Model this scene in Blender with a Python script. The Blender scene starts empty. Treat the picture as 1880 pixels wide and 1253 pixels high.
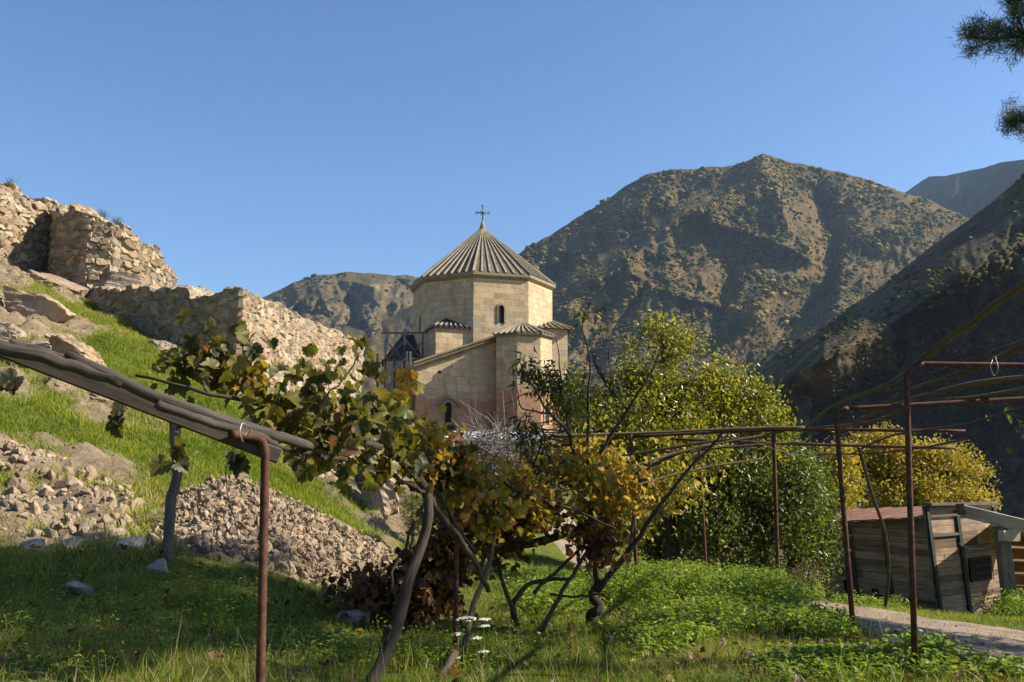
import bpy, math, random
import numpy as np
from mathutils import Vector

# ------------------------------------------------------------------ camera, world, sun
SC = bpy.context.scene
COL = SC.collection
F = 1650.0; PITCH = math.radians(7.73); EYE = 1.6
cam = bpy.data.objects.new('camera', bpy.data.cameras.new('camera'))
COL.objects.link(cam); SC.camera = cam
cam.location = (0, 0, EYE); cam.rotation_euler = (math.pi/2 + PITCH, 0, 0)
cam.data.sensor_width = 36; cam.data.lens = F/1880*36
cam.data.clip_start = 0.05; cam.data.clip_end = 20000
SUN_EL, SUN_AZ = math.radians(36), math.radians(89)      # azimuth measured from -Y towards +X
SV = Vector((math.cos(SUN_EL)*math.sin(SUN_AZ), -math.cos(SUN_EL)*math.cos(SUN_AZ), math.sin(SUN_EL)))
w = bpy.data.worlds.new('World'); SC.world = w; w.use_nodes = True
nt = w.node_tree; bg = nt.nodes['Background']
sky = nt.nodes.new('ShaderNodeTexSky'); sky.sky_type = 'NISHITA'; sky.sun_disc = False
sky.sun_elevation = SUN_EL; sky.sun_rotation = math.atan2(SV.x, SV.y)
sky.altitude = 800; sky.air_density = 1.0; sky.dust_density = 1.0; sky.ozone_density = 3.0
hs = nt.nodes.new('ShaderNodeHueSaturation'); hs.inputs['Saturation'].default_value = 1.16; hs.inputs['Hue'].default_value = .504; nt.links.new(sky.outputs[0], hs.inputs['Color']); nt.links.new(hs.outputs[0], bg.inputs[0]); bg.inputs[1].default_value = 0.08
sl = bpy.data.lights.new('sun', 'SUN'); sl.energy = 5.0; sl.angle = math.radians(0.5); sl.color = (1, .9, .74)
so = bpy.data.objects.new('sun', sl); COL.objects.link(so)
so.rotation_euler = (-SV).to_track_quat('-Z', 'Y').to_euler(); so.location = (30, -10, 40)
SC.view_settings.view_transform = 'Standard'; SC.view_settings.look = 'None'
SC.view_settings.exposure = 1.15; SC.view_settings.gamma = 1.0
SC.render.engine = 'CYCLES'
SC.cycles.max_bounces = 5; SC.cycles.diffuse_bounces = 3; SC.cycles.transmission_bounces = 3; SC.cycles.transparent_max_bounces = 4

# ------------------------------------------------------------------ helpers
rng = np.random.default_rng(7); random.seed(7)
cp, sp = math.cos(PITCH), math.sin(PITCH)
def at(px, py, Y):
    """point on the sight line of a photo pixel at forward distance Y (arrays allowed)"""
    px = np.asarray(px, float); py = np.asarray(py, float); Y = np.asarray(Y, float)
    rx = (px-940)/F; ry = (626.5-py)/F
    dy = cp - ry*sp; dz = sp + ry*cp
    k = Y/dy
    return np.stack(np.broadcast_arrays(rx*k, Y, EYE + dz*k), -1)
def pix(P):
    P = np.asarray(P, float); x, y, z = P[..., 0], P[..., 1], P[..., 2]-EYE
    d = y*cp + z*sp; u = -y*sp + z*cp
    d = np.maximum(d, 1e-3)
    return 940 + F*x/d, 626.5 - F*u/d
def _h(i, j, s):
    v = np.sin(i*127.1 + j*311.7 + s*74.7)*43758.5453
    return v - np.floor(v)
def vn(x, y, s=0):
    x = np.asarray(x, float); y = np.asarray(y, float)
    i = np.floor(x); j = np.floor(y); f = x-i; g = y-j
    f = f*f*(3-2*f); g = g*g*(3-2*g)
    return (_h(i, j, s)*(1-f) + _h(i+1, j, s)*f)*(1-g) + (_h(i, j+1, s)*(1-f) + _h(i+1, j+1, s)*f)*g
def fbm(x, y, s=0, o=4, g=.5):
    t = 0; a = 1; n = 0
    for k in range(o):
        t = t + a*(vn(x*2**k + 17.3*k, y*2**k + 5.1*k, s+k)-.5); n += a; a *= g
    return t/n*2
def sstep(a, b, x):
    t = np.clip((np.asarray(x, float)-a)/(b-a), 0, 1); return t*t*(3-2*t)
def voro(u, v, s, jit=.85, off=False):
    iu = np.floor(u); iv = np.floor(v)
    f1 = np.full(u.shape, 9.); f2 = f1.copy(); idn = np.zeros(u.shape); ox = idn.copy(); oy = idn.copy()
    for a in (-1, 0, 1):
        for b in (-1, 0, 1):
            ci, cj = iu+a, iv+b
            du = u-(ci+.5+(_h(ci, cj, s)-.5)*jit); dv = v-(cj+.5+(_h(ci, cj, s+9)-.5)*jit); d = np.maximum(np.hypot(du, dv), .93*np.maximum(np.abs(du), np.abs(dv))*1.25)
            m = d < f1
            f2 = np.where(m, f1, np.minimum(f2, d)); idn = np.where(m, _h(ci, cj, s+21), idn); ox = np.where(m, du, ox); oy = np.where(m, dv, oy); f1 = np.where(m, d, f1)
    return (f1, f2, idn, ox, oy) if off else (f1, f2, idn)

class MB:
    """collects geometry and links it as ONE mesh object"""
    def __init__(s): s.v = []; s.l = []; s.c = []; s.r = []; s.t = []; s.n = 0; s.sm = []
    def add(s, V, Fc, rnd=0.0, tex=None, sm=False):
        V = np.asarray(V, float).reshape(-1, 3)
        groups = Fc if isinstance(Fc, list) and len(Fc) and isinstance(Fc[0], np.ndarray) else None
        if groups is None: groups = [np.asarray([f], int) for f in Fc] if not isinstance(Fc, np.ndarray) else [Fc]
        for g in groups:
            s.l.append((g + s.n).ravel()); s.c.append(np.full(len(g), g.shape[1])); s.sm.append(np.full(len(g), sm and g.shape[1] < 5))
        s.v.append(V); s.r.append(np.broadcast_to(np.asarray(rnd, float), (len(V),)))
        s.t.append(np.zeros((len(V), 3)) if tex is None else np.asarray(tex, float))
        s.n += len(V)
    def tube(s, P, R, sides=8, rnd=0.0, rough=0.0, cap=True):
        P = np.asarray(P, float); n = len(P); R = np.broadcast_to(np.asarray(R, float), (n,)).copy()
        T = np.gradient(P, axis=0); T /= np.linalg.norm(T, axis=1)[:, None] + 1e-9
        ref = np.array([0, 0, 1.]) if abs(T[0, 2]) < .9 else np.array([1., 0, 0])
        N = np.zeros_like(P); nn = np.cross(T[0], ref)
        for i in range(n):
            nn = nn - T[i]*np.dot(nn, T[i]); nn = nn/(np.linalg.norm(nn)+1e-9); N[i] = nn
        B = np.cross(T, N)
        a = np.arange(sides)*2*math.pi/sides
        rr = R[:, None]*np.ones((1, sides))
        if rough: rr = rr*(1 + rough*(rng.random((n, sides))-.5)*2)
        V = P[:, None] + rr[..., None]*(np.cos(a)[None, :, None]*N[:, None] + np.sin(a)[None, :, None]*B[:, None])
        L = np.concatenate([[0], np.cumsum(np.linalg.norm(np.diff(P, axis=0), axis=1))])
        tex = np.stack([np.broadcast_to(np.abs(a-math.pi)[None, :]*R.mean(), (n, sides)), np.broadcast_to(L[:, None], (n, sides)), np.zeros((n, sides))], -1)
        i = np.arange(n-1)[:, None]*sides; j = np.arange(sides)[None]; k = (j+1) % sides
        Q = np.stack([i+j, i+k, i+k+sides, i+j+sides], -1).reshape(-1, 4)
        fs = [Q]
        if cap: fs += [np.array([list(range(sides))[::-1]]), np.array([[(n-1)*sides+q for q in range(sides)]])]
        s.add(V.reshape(-1, 3), fs, rnd, tex.reshape(-1, 3), True)
    def beam(s, p0, p1, w_, h_, up=(0, 0, 1), rnd=0.0, bev=.08):
        p0 = np.array(p0, float); p1 = np.array(p1, float); d = p1-p0; L = np.linalg.norm(d); d = d/L
        up = np.array(up, float); sx = np.cross(d, up); sx /= np.linalg.norm(sx)+1e-9; u = np.cross(sx, d)
        b = min(w_, h_)*bev
        prof = [(-w_/2+b, -h_/2), (w_/2-b, -h_/2), (w_/2, -h_/2+b), (w_/2, h_/2-b), (w_/2-b, h_/2), (-w_/2+b, h_/2), (-w_/2, h_/2-b), (-w_/2, -h_/2+b)]
        V = []; T = []
        for q, l in ((p0, 0), (p1, L)):
            for a, c in prof: V.append(q + sx*a + u*c); T.append((a+c, l, rnd*7))
        Fc = [np.array([[i, (i+1) % 8, 8+(i+1) % 8, 8+i] for i in range(8)]), np.array([[7, 6, 5, 4, 3, 2, 1, 0]]), np.array([[8, 9, 10, 11, 12, 13, 14, 15]])]
        s.add(V, Fc, rnd, T)
    def inst(s, tv, tf, pos, R, sc, rnd, sm=True):
        n = len(pos); k = len(tv); sc = np.asarray(sc, float)
        if sc.ndim == 1: sc = sc[:, None]
        V = np.einsum('nij,nkj->nki', R, tv[None]*sc[:, None, :]) + pos[:, None]
        Fc = (tf[None] + (np.arange(n)*k)[:, None, None]).reshape(-1, tf.shape[1])
        s.add(V.reshape(-1, 3), Fc, np.repeat(rnd, k), np.tile(tv, (n, 1)), sm)
    def build(s, name, mat, parent=None, smooth=False, loc=None):
        me = bpy.data.meshes.new(name)
        V = np.concatenate(s.v); L = np.concatenate(s.l).astype(np.int32); C = np.concatenate(s.c).astype(np.int32)
        off = np.zeros(3)
        if parent is not None:
            q = parent
            while q is not None: off = off + np.array(q.location); q = q.parent
        elif loc is not None: off = np.array(loc, float)
        V = V - off
        me.vertices.add(len(V)); me.vertices.foreach_set('co', V.astype(np.float32).ravel())
        me.loops.add(len(L)); me.loops.foreach_set('vertex_index', L)
        me.polygons.add(len(C)); st = np.concatenate([[0], np.cumsum(C)[:-1]]).astype(np.int32)
        me.polygons.foreach_set('loop_start', st)
        me.polygons.foreach_set('use_smooth', np.ones(len(C), bool) if smooth else np.concatenate(s.sm).astype(bool))
        a = me.attributes.new('rnd', 'FLOAT', 'POINT'); a.data.foreach_set('value', np.concatenate(s.r).astype(np.float32))
        t = me.attributes.new('tex', 'FLOAT_VECTOR', 'POINT'); t.data.foreach_set('vector', np.concatenate(s.t).astype(np.float32).ravel())
        me.update(calc_edges=True); me.validate()
        me.materials.append(mat)
        o = bpy.data.objects.new(name, me); COL.objects.link(o)
        if parent is not None: o.parent = parent
        elif loc is not None: o.location = tuple(off)
        return o
def tag(o, label=None, cat=None, group=None, kind=None):
    if label: o['label'] = label
    if cat: o['category'] = cat
    if group: o['group'] = group
    if kind: o['kind'] = kind
    return o
def empty(name, loc, label, cat, group=None):
    o = bpy.data.objects.new(name, None); COL.objects.link(o); o.location = tuple(float(q) for q in loc); o.empty_display_size = .2
    return tag(o, label, cat, group)
def path(pts, n=24, wob=0.0, seed=0):
    """smooth curve through (px,py,Y) photo points"""
    P = np.array([at(*p) for p in pts]); return spline(P, n, wob)
def spline(P, n=24, wob=0.0):
    P = np.asarray(P, float)
    if len(P) == 2: Q = P[0] + (P[1]-P[0])*np.linspace(0, 1, n)[:, None]
    else:
        L = np.concatenate([[0], np.cumsum(np.linalg.norm(np.diff(P, axis=0), axis=1))]); t = np.linspace(0, L[-1], n)
        M = np.gradient(P, L, axis=0); Q = np.zeros((n, 3))
        k = np.clip(np.searchsorted(L, t, side='right')-1, 0, len(P)-2)
        h = (L[k+1]-L[k])[:, None]; u = ((t-L[k])/(L[k+1]-L[k]))[:, None]
        Q = (2*u**3-3*u**2+1)*P[k] + (u**3-2*u**2+u)*h*M[k] + (-2*u**3+3*u**2)*P[k+1] + (u**3-u**2)*h*M[k+1]
    if wob:
        N = rng.normal(size=(n, 3))*wob; N = (N + np.roll(N, 1, 0) + np.roll(N, -1, 0))/2; N[0] = N[-1] = 0; Q = Q+N
    return Q
def rand_rot(n, up=None, tilt=1.0):
    """random frames (columns x,y,z); z is the leaf normal, y its tip"""
    z = rng.normal(size=(n, 3))
    if up is not None: z = z*tilt + np.asarray(up, float)
    z /= np.linalg.norm(z, axis=1)[:, None]
    y = rng.normal(size=(n, 3)); y -= z*(y*z).sum(1)[:, None]; y /= np.linalg.norm(y, axis=1)[:, None]
    return np.stack([np.cross(y, z), y, z], -1)
def frames(tip, nrm):
    y = tip/np.linalg.norm(tip, axis=1)[:, None]
    z = nrm - y*(nrm*y).sum(1)[:, None]; z /= np.linalg.norm(z, axis=1)[:, None]+1e-9
    return np.stack([np.cross(y, z), y, z], -1)
def ico(sub=1):
    import bmesh
    bm = bmesh.new(); bmesh.ops.create_icosphere(bm, subdivisions=sub, radius=1)
    V = np.array([v.co[:] for v in bm.verts]); Fc = np.array([[v.index for v in f.verts] for f in bm.faces]); bm.free()
    return V, Fc
ICO = {k: ico(k) for k in (1, 2, 3, 4, 5)}
def rockshape(seed, sub=2, cuts=9, rough=.06):
    r = np.random.default_rng(seed); V, Fc = ICO[sub]; V = V.copy()
    for k in range(cuts):
        n = r.normal(size=3); n /= np.linalg.norm(n); h = r.uniform(.3, .66)
        V -= np.maximum(0, V@n-h)[:, None]*n
    if rough:
        V *= (1 + rough*(fbm(V[:, 0]*3+seed, V[:, 1]*3+V[:, 2]*4, seed % 97, 3)))[:, None]
        if sub >= 4:
            q = V[:, 0]*2.6+V[:, 1]*1.3; w_ = V[:, 2]*5.5+V[:, 1]*1.8
            V *= (1 + .16*np.abs(fbm(q+3, w_, seed % 91, 4)) - .08 + .05*fbm(q*5, w_*4, seed % 83, 3))[:, None]
    return V, Fc
def hullstone(seed, n=13):
    import bmesh
    r = np.random.default_rng(seed); P = r.normal(size=(n, 3)); P /= np.linalg.norm(P, axis=1)[:, None]; P *= r.uniform(.75, 1.05, (n, 1))
    bm = bmesh.new(); [bm.verts.new(p) for p in P]; res = bmesh.ops.convex_hull(bm, input=bm.verts)
    bmesh.ops.delete(bm, geom=[v for v in bm.verts if not v.link_faces], context='VERTS'); bmesh.ops.bevel(bm, geom=bm.edges[:], offset=.05, segments=1, affect='EDGES'); bmesh.ops.triangulate(bm, faces=bm.faces[:]); bm.verts.index_update()
    V = np.array([v.co[:] for v in bm.verts]); Fc = np.array([[v.index for v in f.verts] for f in bm.faces]); bm.free(); return V, Fc
# leaf templates ------------------------------------------------------
def fan(pts, fold=.12):
    V = [(0, .0, 0)] + [(x, y, abs(x)*fold*4 - (y*y)*.22 + .06*math.sin(9*x+7*y)) for x, y in pts]
    n = len(pts); return np.array(V, float), np.array([[0, i+1, i+2] for i in range(n-1)])
_half = [(0.0, .0), (.07, -.15), (.22, -.2), (.3, -.11), (.42, -.08), (.44, .04), (.57, .12), (.53, .24), (.56, .35), (.44, .39), (.36, .37), (.43, .5), (.39, .62), (.29, .66), (.2, .64), (.17, .78), (.08, .84), (.0, 1.0)]
_gl = [(x, y) for x, y in _half] + [(-x, y) for x, y in _half[::-1][1:]]
GRAPE = fan(_gl, .1); GRAPE = (GRAPE[0] + np.array([0, .25, 0])*0, GRAPE[1])
GRAPE[0][0] = (0, .2, -.03)
LEAF = (np.array([(0, 0, 0), (.22, .3, .08), (.2, .65, .05), (0, 1, -.06), (-.2, .65, .05), (-.22, .3, .08), (0, .5, -.02)]), np.array([[0, 1, 6], [1, 2, 6], [2, 3, 6], [3, 4, 6], [4, 5, 6], [5, 0, 6]]))
LANCE = (np.array([(0, 0, 0), (.11, .35, .03), (0, 1, -.22), (-.11, .35, .03), (0, .4, -.05)]), np.array([[0, 1, 4], [1, 2, 4], [2, 3, 4], [3, 0, 4]]))
BLADE = (np.array([(-.5, 0, 0), (.5, 0, 0), (-.38, .38, .03), (.38, .38, .03), (-.2, .75, .16), (.2, .75, .16), (0, 1, .36)]), np.array([[0, 1, 3], [0, 3, 2], [2, 3, 5], [2, 5, 4], [4, 5, 6]]))

# ------------------------------------------------------------------ materials
class NM:
    def __init__(s, name):
        s.m = bpy.data.materials.new(name); s.m.use_nodes = True; s.t = s.m.node_tree; s.t.nodes.clear()
        s.out = s.t.nodes.new('ShaderNodeOutputMaterial')
    def n(s, ty, ins=None, **kw):
        nd = s.t.nodes.new(ty)
        for k, v in kw.items(): setattr(nd, k, v)
        for k, v in (ins or {}).items():
            if isinstance(v, bpy.types.NodeSocket): s.t.links.new(v, nd.inputs[k])
            else: nd.inputs[k].default_value = v
        return nd
    def attr(s, name): return s.n('ShaderNodeAttribute', attribute_name=name)
    def coord(s, kind='Object', scale=(1, 1, 1)):
        if kind == 'tex': c = s.attr('tex').outputs['Vector']
        else: c = s.n('ShaderNodeTexCoord').outputs[kind]
        return s.n('ShaderNodeMapping', {'Vector': c, 'Scale': scale}).outputs[0]
    def noise(s, vec, scale, detail=4, rough=.55): return s.n('ShaderNodeTexNoise', {'Vector': vec, 'Scale': scale, 'Detail': detail, 'Roughness': rough}).outputs['Fac']
    def ramp(s, fac, stops, interp='LINEAR'):
        r = s.n('ShaderNodeValToRGB', {'Fac': fac}); cr = r.color_ramp; cr.interpolation = interp
        while len(cr.elements) < len(stops): cr.elements.new(.5)
        for e, (p, c) in zip(cr.elements, stops): e.position = p; e.color = (*c, 1) if len(c) == 3 else c
        return r.outputs['Color']
    def mix(s, f, a, b, mode='MIX'):
        nd = s.n('ShaderNodeMix', data_type='RGBA', blend_type=mode)
        for k, v in ((0, f), (6, a), (7, b)):
            if isinstance(v, bpy.types.NodeSocket): s.t.links.new(v, nd.inputs[k])
            else: nd.inputs[k].default_value = v if k == 0 else ((*v, 1) if len(v) == 3 else v)
        return nd.outputs[2]
    def math(s, op, a, b=0.0):
        nd = s.n('ShaderNodeMath', operation=op)
        for k, v in ((0, a), (1, b)):
            if isinstance(v, bpy.types.NodeSocket): s.t.links.new(v, nd.inputs[k])
            else: nd.inputs[k].default_value = v
        return nd.outputs[0]
    def bump(s, h, strength=.5, dist=.02, nrm=None):
        i = {'Height': h, 'Strength': strength, 'Distance': dist}
        if nrm is not None: i['Normal'] = nrm
        return s.n('ShaderNodeBump', i).outputs[0]
    def done(s, col, rough=.85, bump=None, metal=0.0, spec=.3, trans=0.0, tcol=None):
        i = {'Base Color': col if isinstance(col, bpy.types.NodeSocket) else (*col, 1), 'Roughness': rough, 'Metallic': metal, 'Specular IOR Level': spec}
        if bump is not None: i['Normal'] = bump
        p = s.n('ShaderNodeBsdfPrincipled', i); o = p.outputs[0]
        if trans:
            c = tcol if tcol is not None else col
            t = s.n('ShaderNodeBsdfTranslucent', {'Color': c if isinstance(c, bpy.types.NodeSocket) else (*c, 1)})
            x = s.n('ShaderNodeMixShader', {0: trans, 1: o, 2: t.outputs[0]}); o = x.outputs[0]
        s.t.links.new(o, s.out.inputs[0]); return s.m
def leafmat(name, stops, trans=.4, rough=.5, spec=.35, boost=1.5, edge=0):
    m = NM(name); r = m.attr('rnd').outputs['Fac']
    c = m.ramp(r, stops); v = m.noise(m.coord('Object'), 2.5, 3)
    c = m.mix(.35, c, m.ramp(v, [(.3, (.45, .45, .42)), (.7, (1, 1, 1))]), 'MULTIPLY')
    if edge:
        q = m.attr('tex').outputs['Vector']; dist = m.n('ShaderNodeVectorMath', {0: q, 1: (0, .3, 0)}, operation='DISTANCE').outputs['Value']
        wv = m.math('ADD', dist, m.math('MULTIPLY', m.noise(m.coord('Object'), 40, 3), .5))
        c = m.mix(m.ramp(wv, [(.55, (0, 0, 0)), (.85, (edge, edge, edge))]), c, (.16, .085, .03))
        x = m.n('ShaderNodeSeparateXYZ', {0: q}); ang = m.math('ARCTAN2', x.outputs[0], m.math('ADD', x.outputs[1], .03)); vein = m.math('ABSOLUTE', m.math('SINE', m.math('MULTIPLY', ang, 3.6)))
        c = m.mix(m.ramp(vein, [(0, (.5, .5, .5)), (.12, (0, 0, 0))]), c, m.mix(.5, c, (.3, .3, .1)))
    t = m.mix(1.0, c, (boost, boost*1.0, boost*.55), 'MULTIPLY')
    return m.done(c, rough, None, 0, spec, trans, t)
def woodmat(name, a, b, scale=(14, 1.2, 1), rough=.85, bumps=.4, con=0):
    m = NM(name); v = m.coord('tex', scale); n = m.noise(v, 3, 6, .65); r = m.attr('rnd').outputs['Fac']
    c = m.ramp(n, [(.3, a), (.68, b)]); n2 = m.noise(m.coord('Object'), 1.7, 3)
    c = m.mix(.5, c, m.ramp(n2, [(.35, (.5, .48, .46)), (.65, (1.05, 1.05, 1.05))]), 'MULTIPLY')
    c = m.mix(.75+.25*con, c, m.ramp(r, [(0, (.4, .38, .37) if con else (.55, .52, .5)), (.5, (.9, .9, .9)), (1, (1.5, 1.42, 1.3) if con else (1.25, 1.2, 1.12))]), 'MULTIPLY')
    return m.done(c, rough, m.bump(n, bumps, .006))
def rockmat(name, stops, scale=1.2, bumps=.6, bd=.04):
    m = NM(name); v = m.coord('Object'); n = m.noise(v, scale, 7, .6); n2 = m.noise(v, scale*9, 5, .7); r = m.attr('rnd').outputs['Fac']
    c = m.ramp(n, stops)
    c = m.mix(.55, c, m.ramp(n2, [(.35, (.55, .52, .5)), (.6, (1.05, 1.03, 1.0))]), 'MULTIPLY')
    c = m.mix(.8, c, m.ramp(r, [(0, (.5, .46, .42)), (.25, (1.0, .92, .82)), (.5, (.78, .8, .8)), (.75, (1.2, 1.12, 1.0)), (1, (.85, .7, .55))]), 'MULTIPLY')
    h = m.math('ADD', n, m.math('MULTIPLY', n2, .35))
    return m.done(c, .92, m.bump(h, bumps, bd), 0, .2)
M = {}
M['rock'] = rockmat('limestone', [(.3, (.21, .165, .125)), (.6, (.37, .30, .23))])
M['rubble'] = rockmat('rubble_stone', [(.3, (.19, .15, .105)), (.65, (.37, .30, .22))], 2.5, .5, .02)
M['greyrock'] = rockmat('grey_field_stone', [(.3, (.16, .16, .17)), (.65, (.30, .29, .29))], 3, .5, .02)
M['rust'] = (lambda m: m.done(m.ramp(m.noise(m.coord('Object'), 22, 6, .7), [(.32, (.03, .014, .010)), (.52, (.085, .034, .020)), (.75, (.16, .075, .044))]), .78, m.bump(m.noise(m.coord('Object'), 90, 4), .4, .003), .15))(NM('rusty_pipe'))
M['darkiron'] = (lambda m: m.done(m.ramp(m.noise(m.coord('Object'), 12, 5), [(.3, (.03, .028, .026)), (.7, (.09, .07, .055))]), .6, None, .5))(NM('dark_iron'))
M['greywood'] = woodmat('weathered_wood', (.07, .055, .045), (.24, .20, .165))
M['darkwood'] = woodmat('dark_weathered_wood', (.035, .027, .022), (.13, .105, .085))
M['plank'] = woodmat('hut_planks', (.13, .087, .057), (.41, .30, .205), (3, .7, 1), con=1)
M['beamwood'] = woodmat('dark_beam_wood', (.022, .018, .015), (.11, .09, .072), (40, 1.5, 1), .9, .7)
M['palewood'] = woodmat('pale_wood', (.30, .24, .18), (.52, .45, .36))
M['barkwood'] = woodmat('pole_bark', (.05, .036, .02), (.19, .135, .065))
M['bark'] = woodmat('bark', (.025, .018, .014), (.10, .075, .055), (30, 4, 1), .95, .8)
M['vinebark'] = woodmat('vine_bark', (.022, .016, .013), (.125, .092, .068), (60, 3, 1), .95, 1.0)
M['twig'] = woodmat('bare_twig', (.13, .11, .10), (.30, .27, .25))
M['green_paint'] = woodmat('green_painted_wood', (.02, .035, .028), (.055, .08, .062))
M['orangewood'] = woodmat('orange_planks', (.16, .05, .012), (.38, .14, .03))
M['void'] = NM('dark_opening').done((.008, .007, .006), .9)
M['wire'] = NM('galvanised_wire').done((.35, .34, .32), .45, None, .7)
M['tin'] = (lambda m: m.done(m.ramp(m.noise(m.coord('Object'), 3, 5), [(.3, (.42, .44, .46)), (.7, (.62, .63, .64))]), .5, None, .2))(NM('pale_sheet_metal'))
M['rustroof'] = (lambda m: m.done(m.ramp(m.noise(m.coord('Object'), 4, 6, .65), [(.3, (.12, .05, .028)), (.55, (.22, .105, .06)), (.75, (.31, .19, .125))]), .75, m.bump(m.noise(m.coord('Object'), 9, 4), .3, .02)))(NM('rusty_sheet_roof'))
M['grape_dark'] = leafmat('grape_leaf_green', [(0, (.016, .022, .008)), (.45, (.055, .065, .012)), (.7, (.15, .15, .02)), (.9, (.22, .17, .03)), (1, (.16, .07, .03))], .38, edge=.5)
M['grape_gold'] = leafmat('grape_leaf_autumn', [(0, (.12, .11, .016)), (.25, (.26, .24, .025)), (.5, (.40, .30, .035)), (.7, (.46, .26, .035)), (.85, (.26, .09, .025)), (1, (.52, .42, .09))], .52, edge=.8)
M['grape_brown'] = leafmat('grape_leaf_brown', [(0, (.035, .016, .008)), (.4, (.10, .045, .015)), (.7, (.15, .075, .02)), (1, (.22, .13, .03))], .3)
M['leaf_bright'] = leafmat('walnut_leaf', [(0, (.05, .065, .010)), (.4, (.14, .155, .014)), (.75, (.27, .26, .022)), (.92, (.38, .31, .03)), (1, (.38, .22, .03))], .5, .35, .6)
M['leaf_dark'] = leafmat('plum_leaf', [(0, (.03, .05, .012)), (.55, (.085, .12, .018)), (.9, (.16, .19, .025)), (1, (.34, .24, .04))], .45, .38, .5)
M['leaf_peach'] = leafmat('peach_leaf', [(0, (.025, .038, .010)), (.6, (.07, .085, .016)), (1, (.18, .16, .025))], .4, .4)
M['leaf_yellow'] = leafmat('golden_leaf', [(0, (.15, .13, .02)), (.5, (.33, .27, .035)), (.85, (.44, .33, .045)), (1, (.45, .2, .03))], .42)
M['leaf_olive'] = leafmat('dry_bush_leaf', [(0, (.05, .045, .02)), (.5, (.11, .10, .035)), (1, (.22, .16, .06))], .3)
M['weed'] = leafmat('nettle_leaf', [(0, (.07, .12, .014)), (.6, (.19, .27, .025)), (1, (.32, .36, .05))], .45)
M['needle'] = leafmat('pine_needle', [(0, (.02, .035, .014)), (.6, (.07, .09, .025)), (1, (.20, .18, .06))], .15)
M['grass'] = leafmat('grass_blade', [(0, (.035, .065, .010)), (.45, (.15, .20, .016)), (.8, (.31, .33, .04)), (.93, (.26, .22, .09)), (1, (.34, .27, .14))], .4, .5, .3)
M['hillgrass'] = leafmat('slope_grass_blade', [(0, (.12, .17, .010)), (.4, (.22, .265, .02)), (.7, (.31, .31, .045)), (.82, (.36, .31, .09)), (1, (.38, .30, .15))], .4, .6, .2)
M['straw'] = leafmat('dry_stem', [(0, (.20, .15, .07)), (1, (.38, .30, .16))], .3)
M['umbel'] = NM('white_umbel').done((.62, .60, .48), .8, None, 0, .2, .3)

# ------------------------------------------------------------------ terrain height
CT = [  # (px, py, Y) photo anchors of the ground surface
 (1680,1240,6.4),(1568,1165,8.75),(1430,1112,11.7),(1300,1072,15.5),(1530,1112,21.2),(1722,1135,19),(1845,1125,20.6),
 (1880,1225,8),(1880,1163,12),(1880,1140,15),(1480,1118,13.5),(1330,1086,16.5),(1000,1180,8),(1000,1253,6.1),(1400,1253,6.1),(1850,1253,6.0),
 (1078,1150,9),(1000,1090,14),(1150,1055,20),(838,1200,7.5),(700,1253,5.9),(740,1075,11),(600,1110,9),
 (300,1253,5),(0,1253,4.6),(-400,1200,4.5),(145,1085,7.6),(0,1000,9.5),(310,1008,8.6),(500,1045,10),(740,1064,12),
 (620,958,16),(430,885,15),(0,800,13.5),(150,850,13.5),(0,900,11.3),(250,850,15),(450,850,17.5),(520,880,18),
 (560,870,21),(700,930,19),(760,880,26),(760,1000,18),(0,700,17),(200,765,17.5),(150,640,22),(0,545,26.5),(60,530,29),(300,645,25),
 (180,575,31.5),(440,715,28),(665,745,40),(330,655,29.5),(300,532,40),(100,525,37),(0,490,36),(-200,430,34),(-300,650,18),(-300,900,10),
 (900,900,27),(760,845,60),(900,842,48),(1150,960,36),(1500,1010,32),(1880,1040,32),(2100,1100,20),
]
CP = np.array([at(*c) for c in CT])
CX = np.array([(0,0,.25),(0,-10,.3),(12,-6,-.1),(-12,-6,1.6),(14,4,-.4),(-5,1,.9),(4,2,.1),(-20,60,9.5),(-45,40,14),(-45,90,15),
  (-8,60,1.4),(0,75,3.6),(12,75,3.2),(-12,80,3.8),(30,60,-7),(60,60,-10),(50,20,-5),(40,-20,-3),(-40,-20,12),(-30,10,9),(20,90,-6),(0,110,3),(70,110,-14),(-60,110,12),(15,45,-4),(25,30,-4.5)], float)
CP = np.vstack([CP, CX])
def _phi(r2): return .5*r2*np.log(r2+1e-9)
def _tps(P, lam=.35):
    n = len(P); d2 = ((P[:, None, :2]-P[None, :, :2])**2).sum(-1); K = _phi(d2) + lam*np.eye(n)
    A = np.zeros((n+3, n+3)); Q = np.hstack([np.ones((n, 1)), P[:, :2]]); A[:n, :n] = K; A[:n, n:] = Q; A[n:, :n] = Q.T
    return np.linalg.solve(A, np.concatenate([P[:, 2], np.zeros(3)]))
WT = _tps(CP)
def gz(x, y):
    x = np.asarray(x, float); y = np.asarray(y, float); sh = x.shape; x = x.ravel(); y = y.ravel(); z = np.zeros(len(x))
    for a in range(0, len(x), 40000):
        xx = np.clip(x[a:a+40000], -70, 75); yy = np.clip(y[a:a+40000], -25, 115)
        d2 = (xx[:, None]-CP[None, :, 0])**2 + (yy[:, None]-CP[None, :, 1])**2
        z[a:a+40000] = _phi(d2)@WT[:-3] + WT[-3] + WT[-2]*xx + WT[-1]*yy
    out = sstep(80, 260, np.hypot(x, np.maximum(y-30, 0)*.9)); z = z*(1-out) + (-14)*out
    px, py = pix(np.stack([x, y, z], -1))
    sl = sstep(11, 16, y)*sstep(-2, -6, x)*sstep(60, 40, y)
    z += sl*(fbm(x*.45, y*.45, 3, 4)*.42) + fbm(x*1.3, y*1.3, 5, 3)*(.05+.05*sl) + sl*.10*fbm(x*3, y*3, 6, 3)
    road = roadmask(x, y); z -= road*.05
    return z.reshape(sh)
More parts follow.
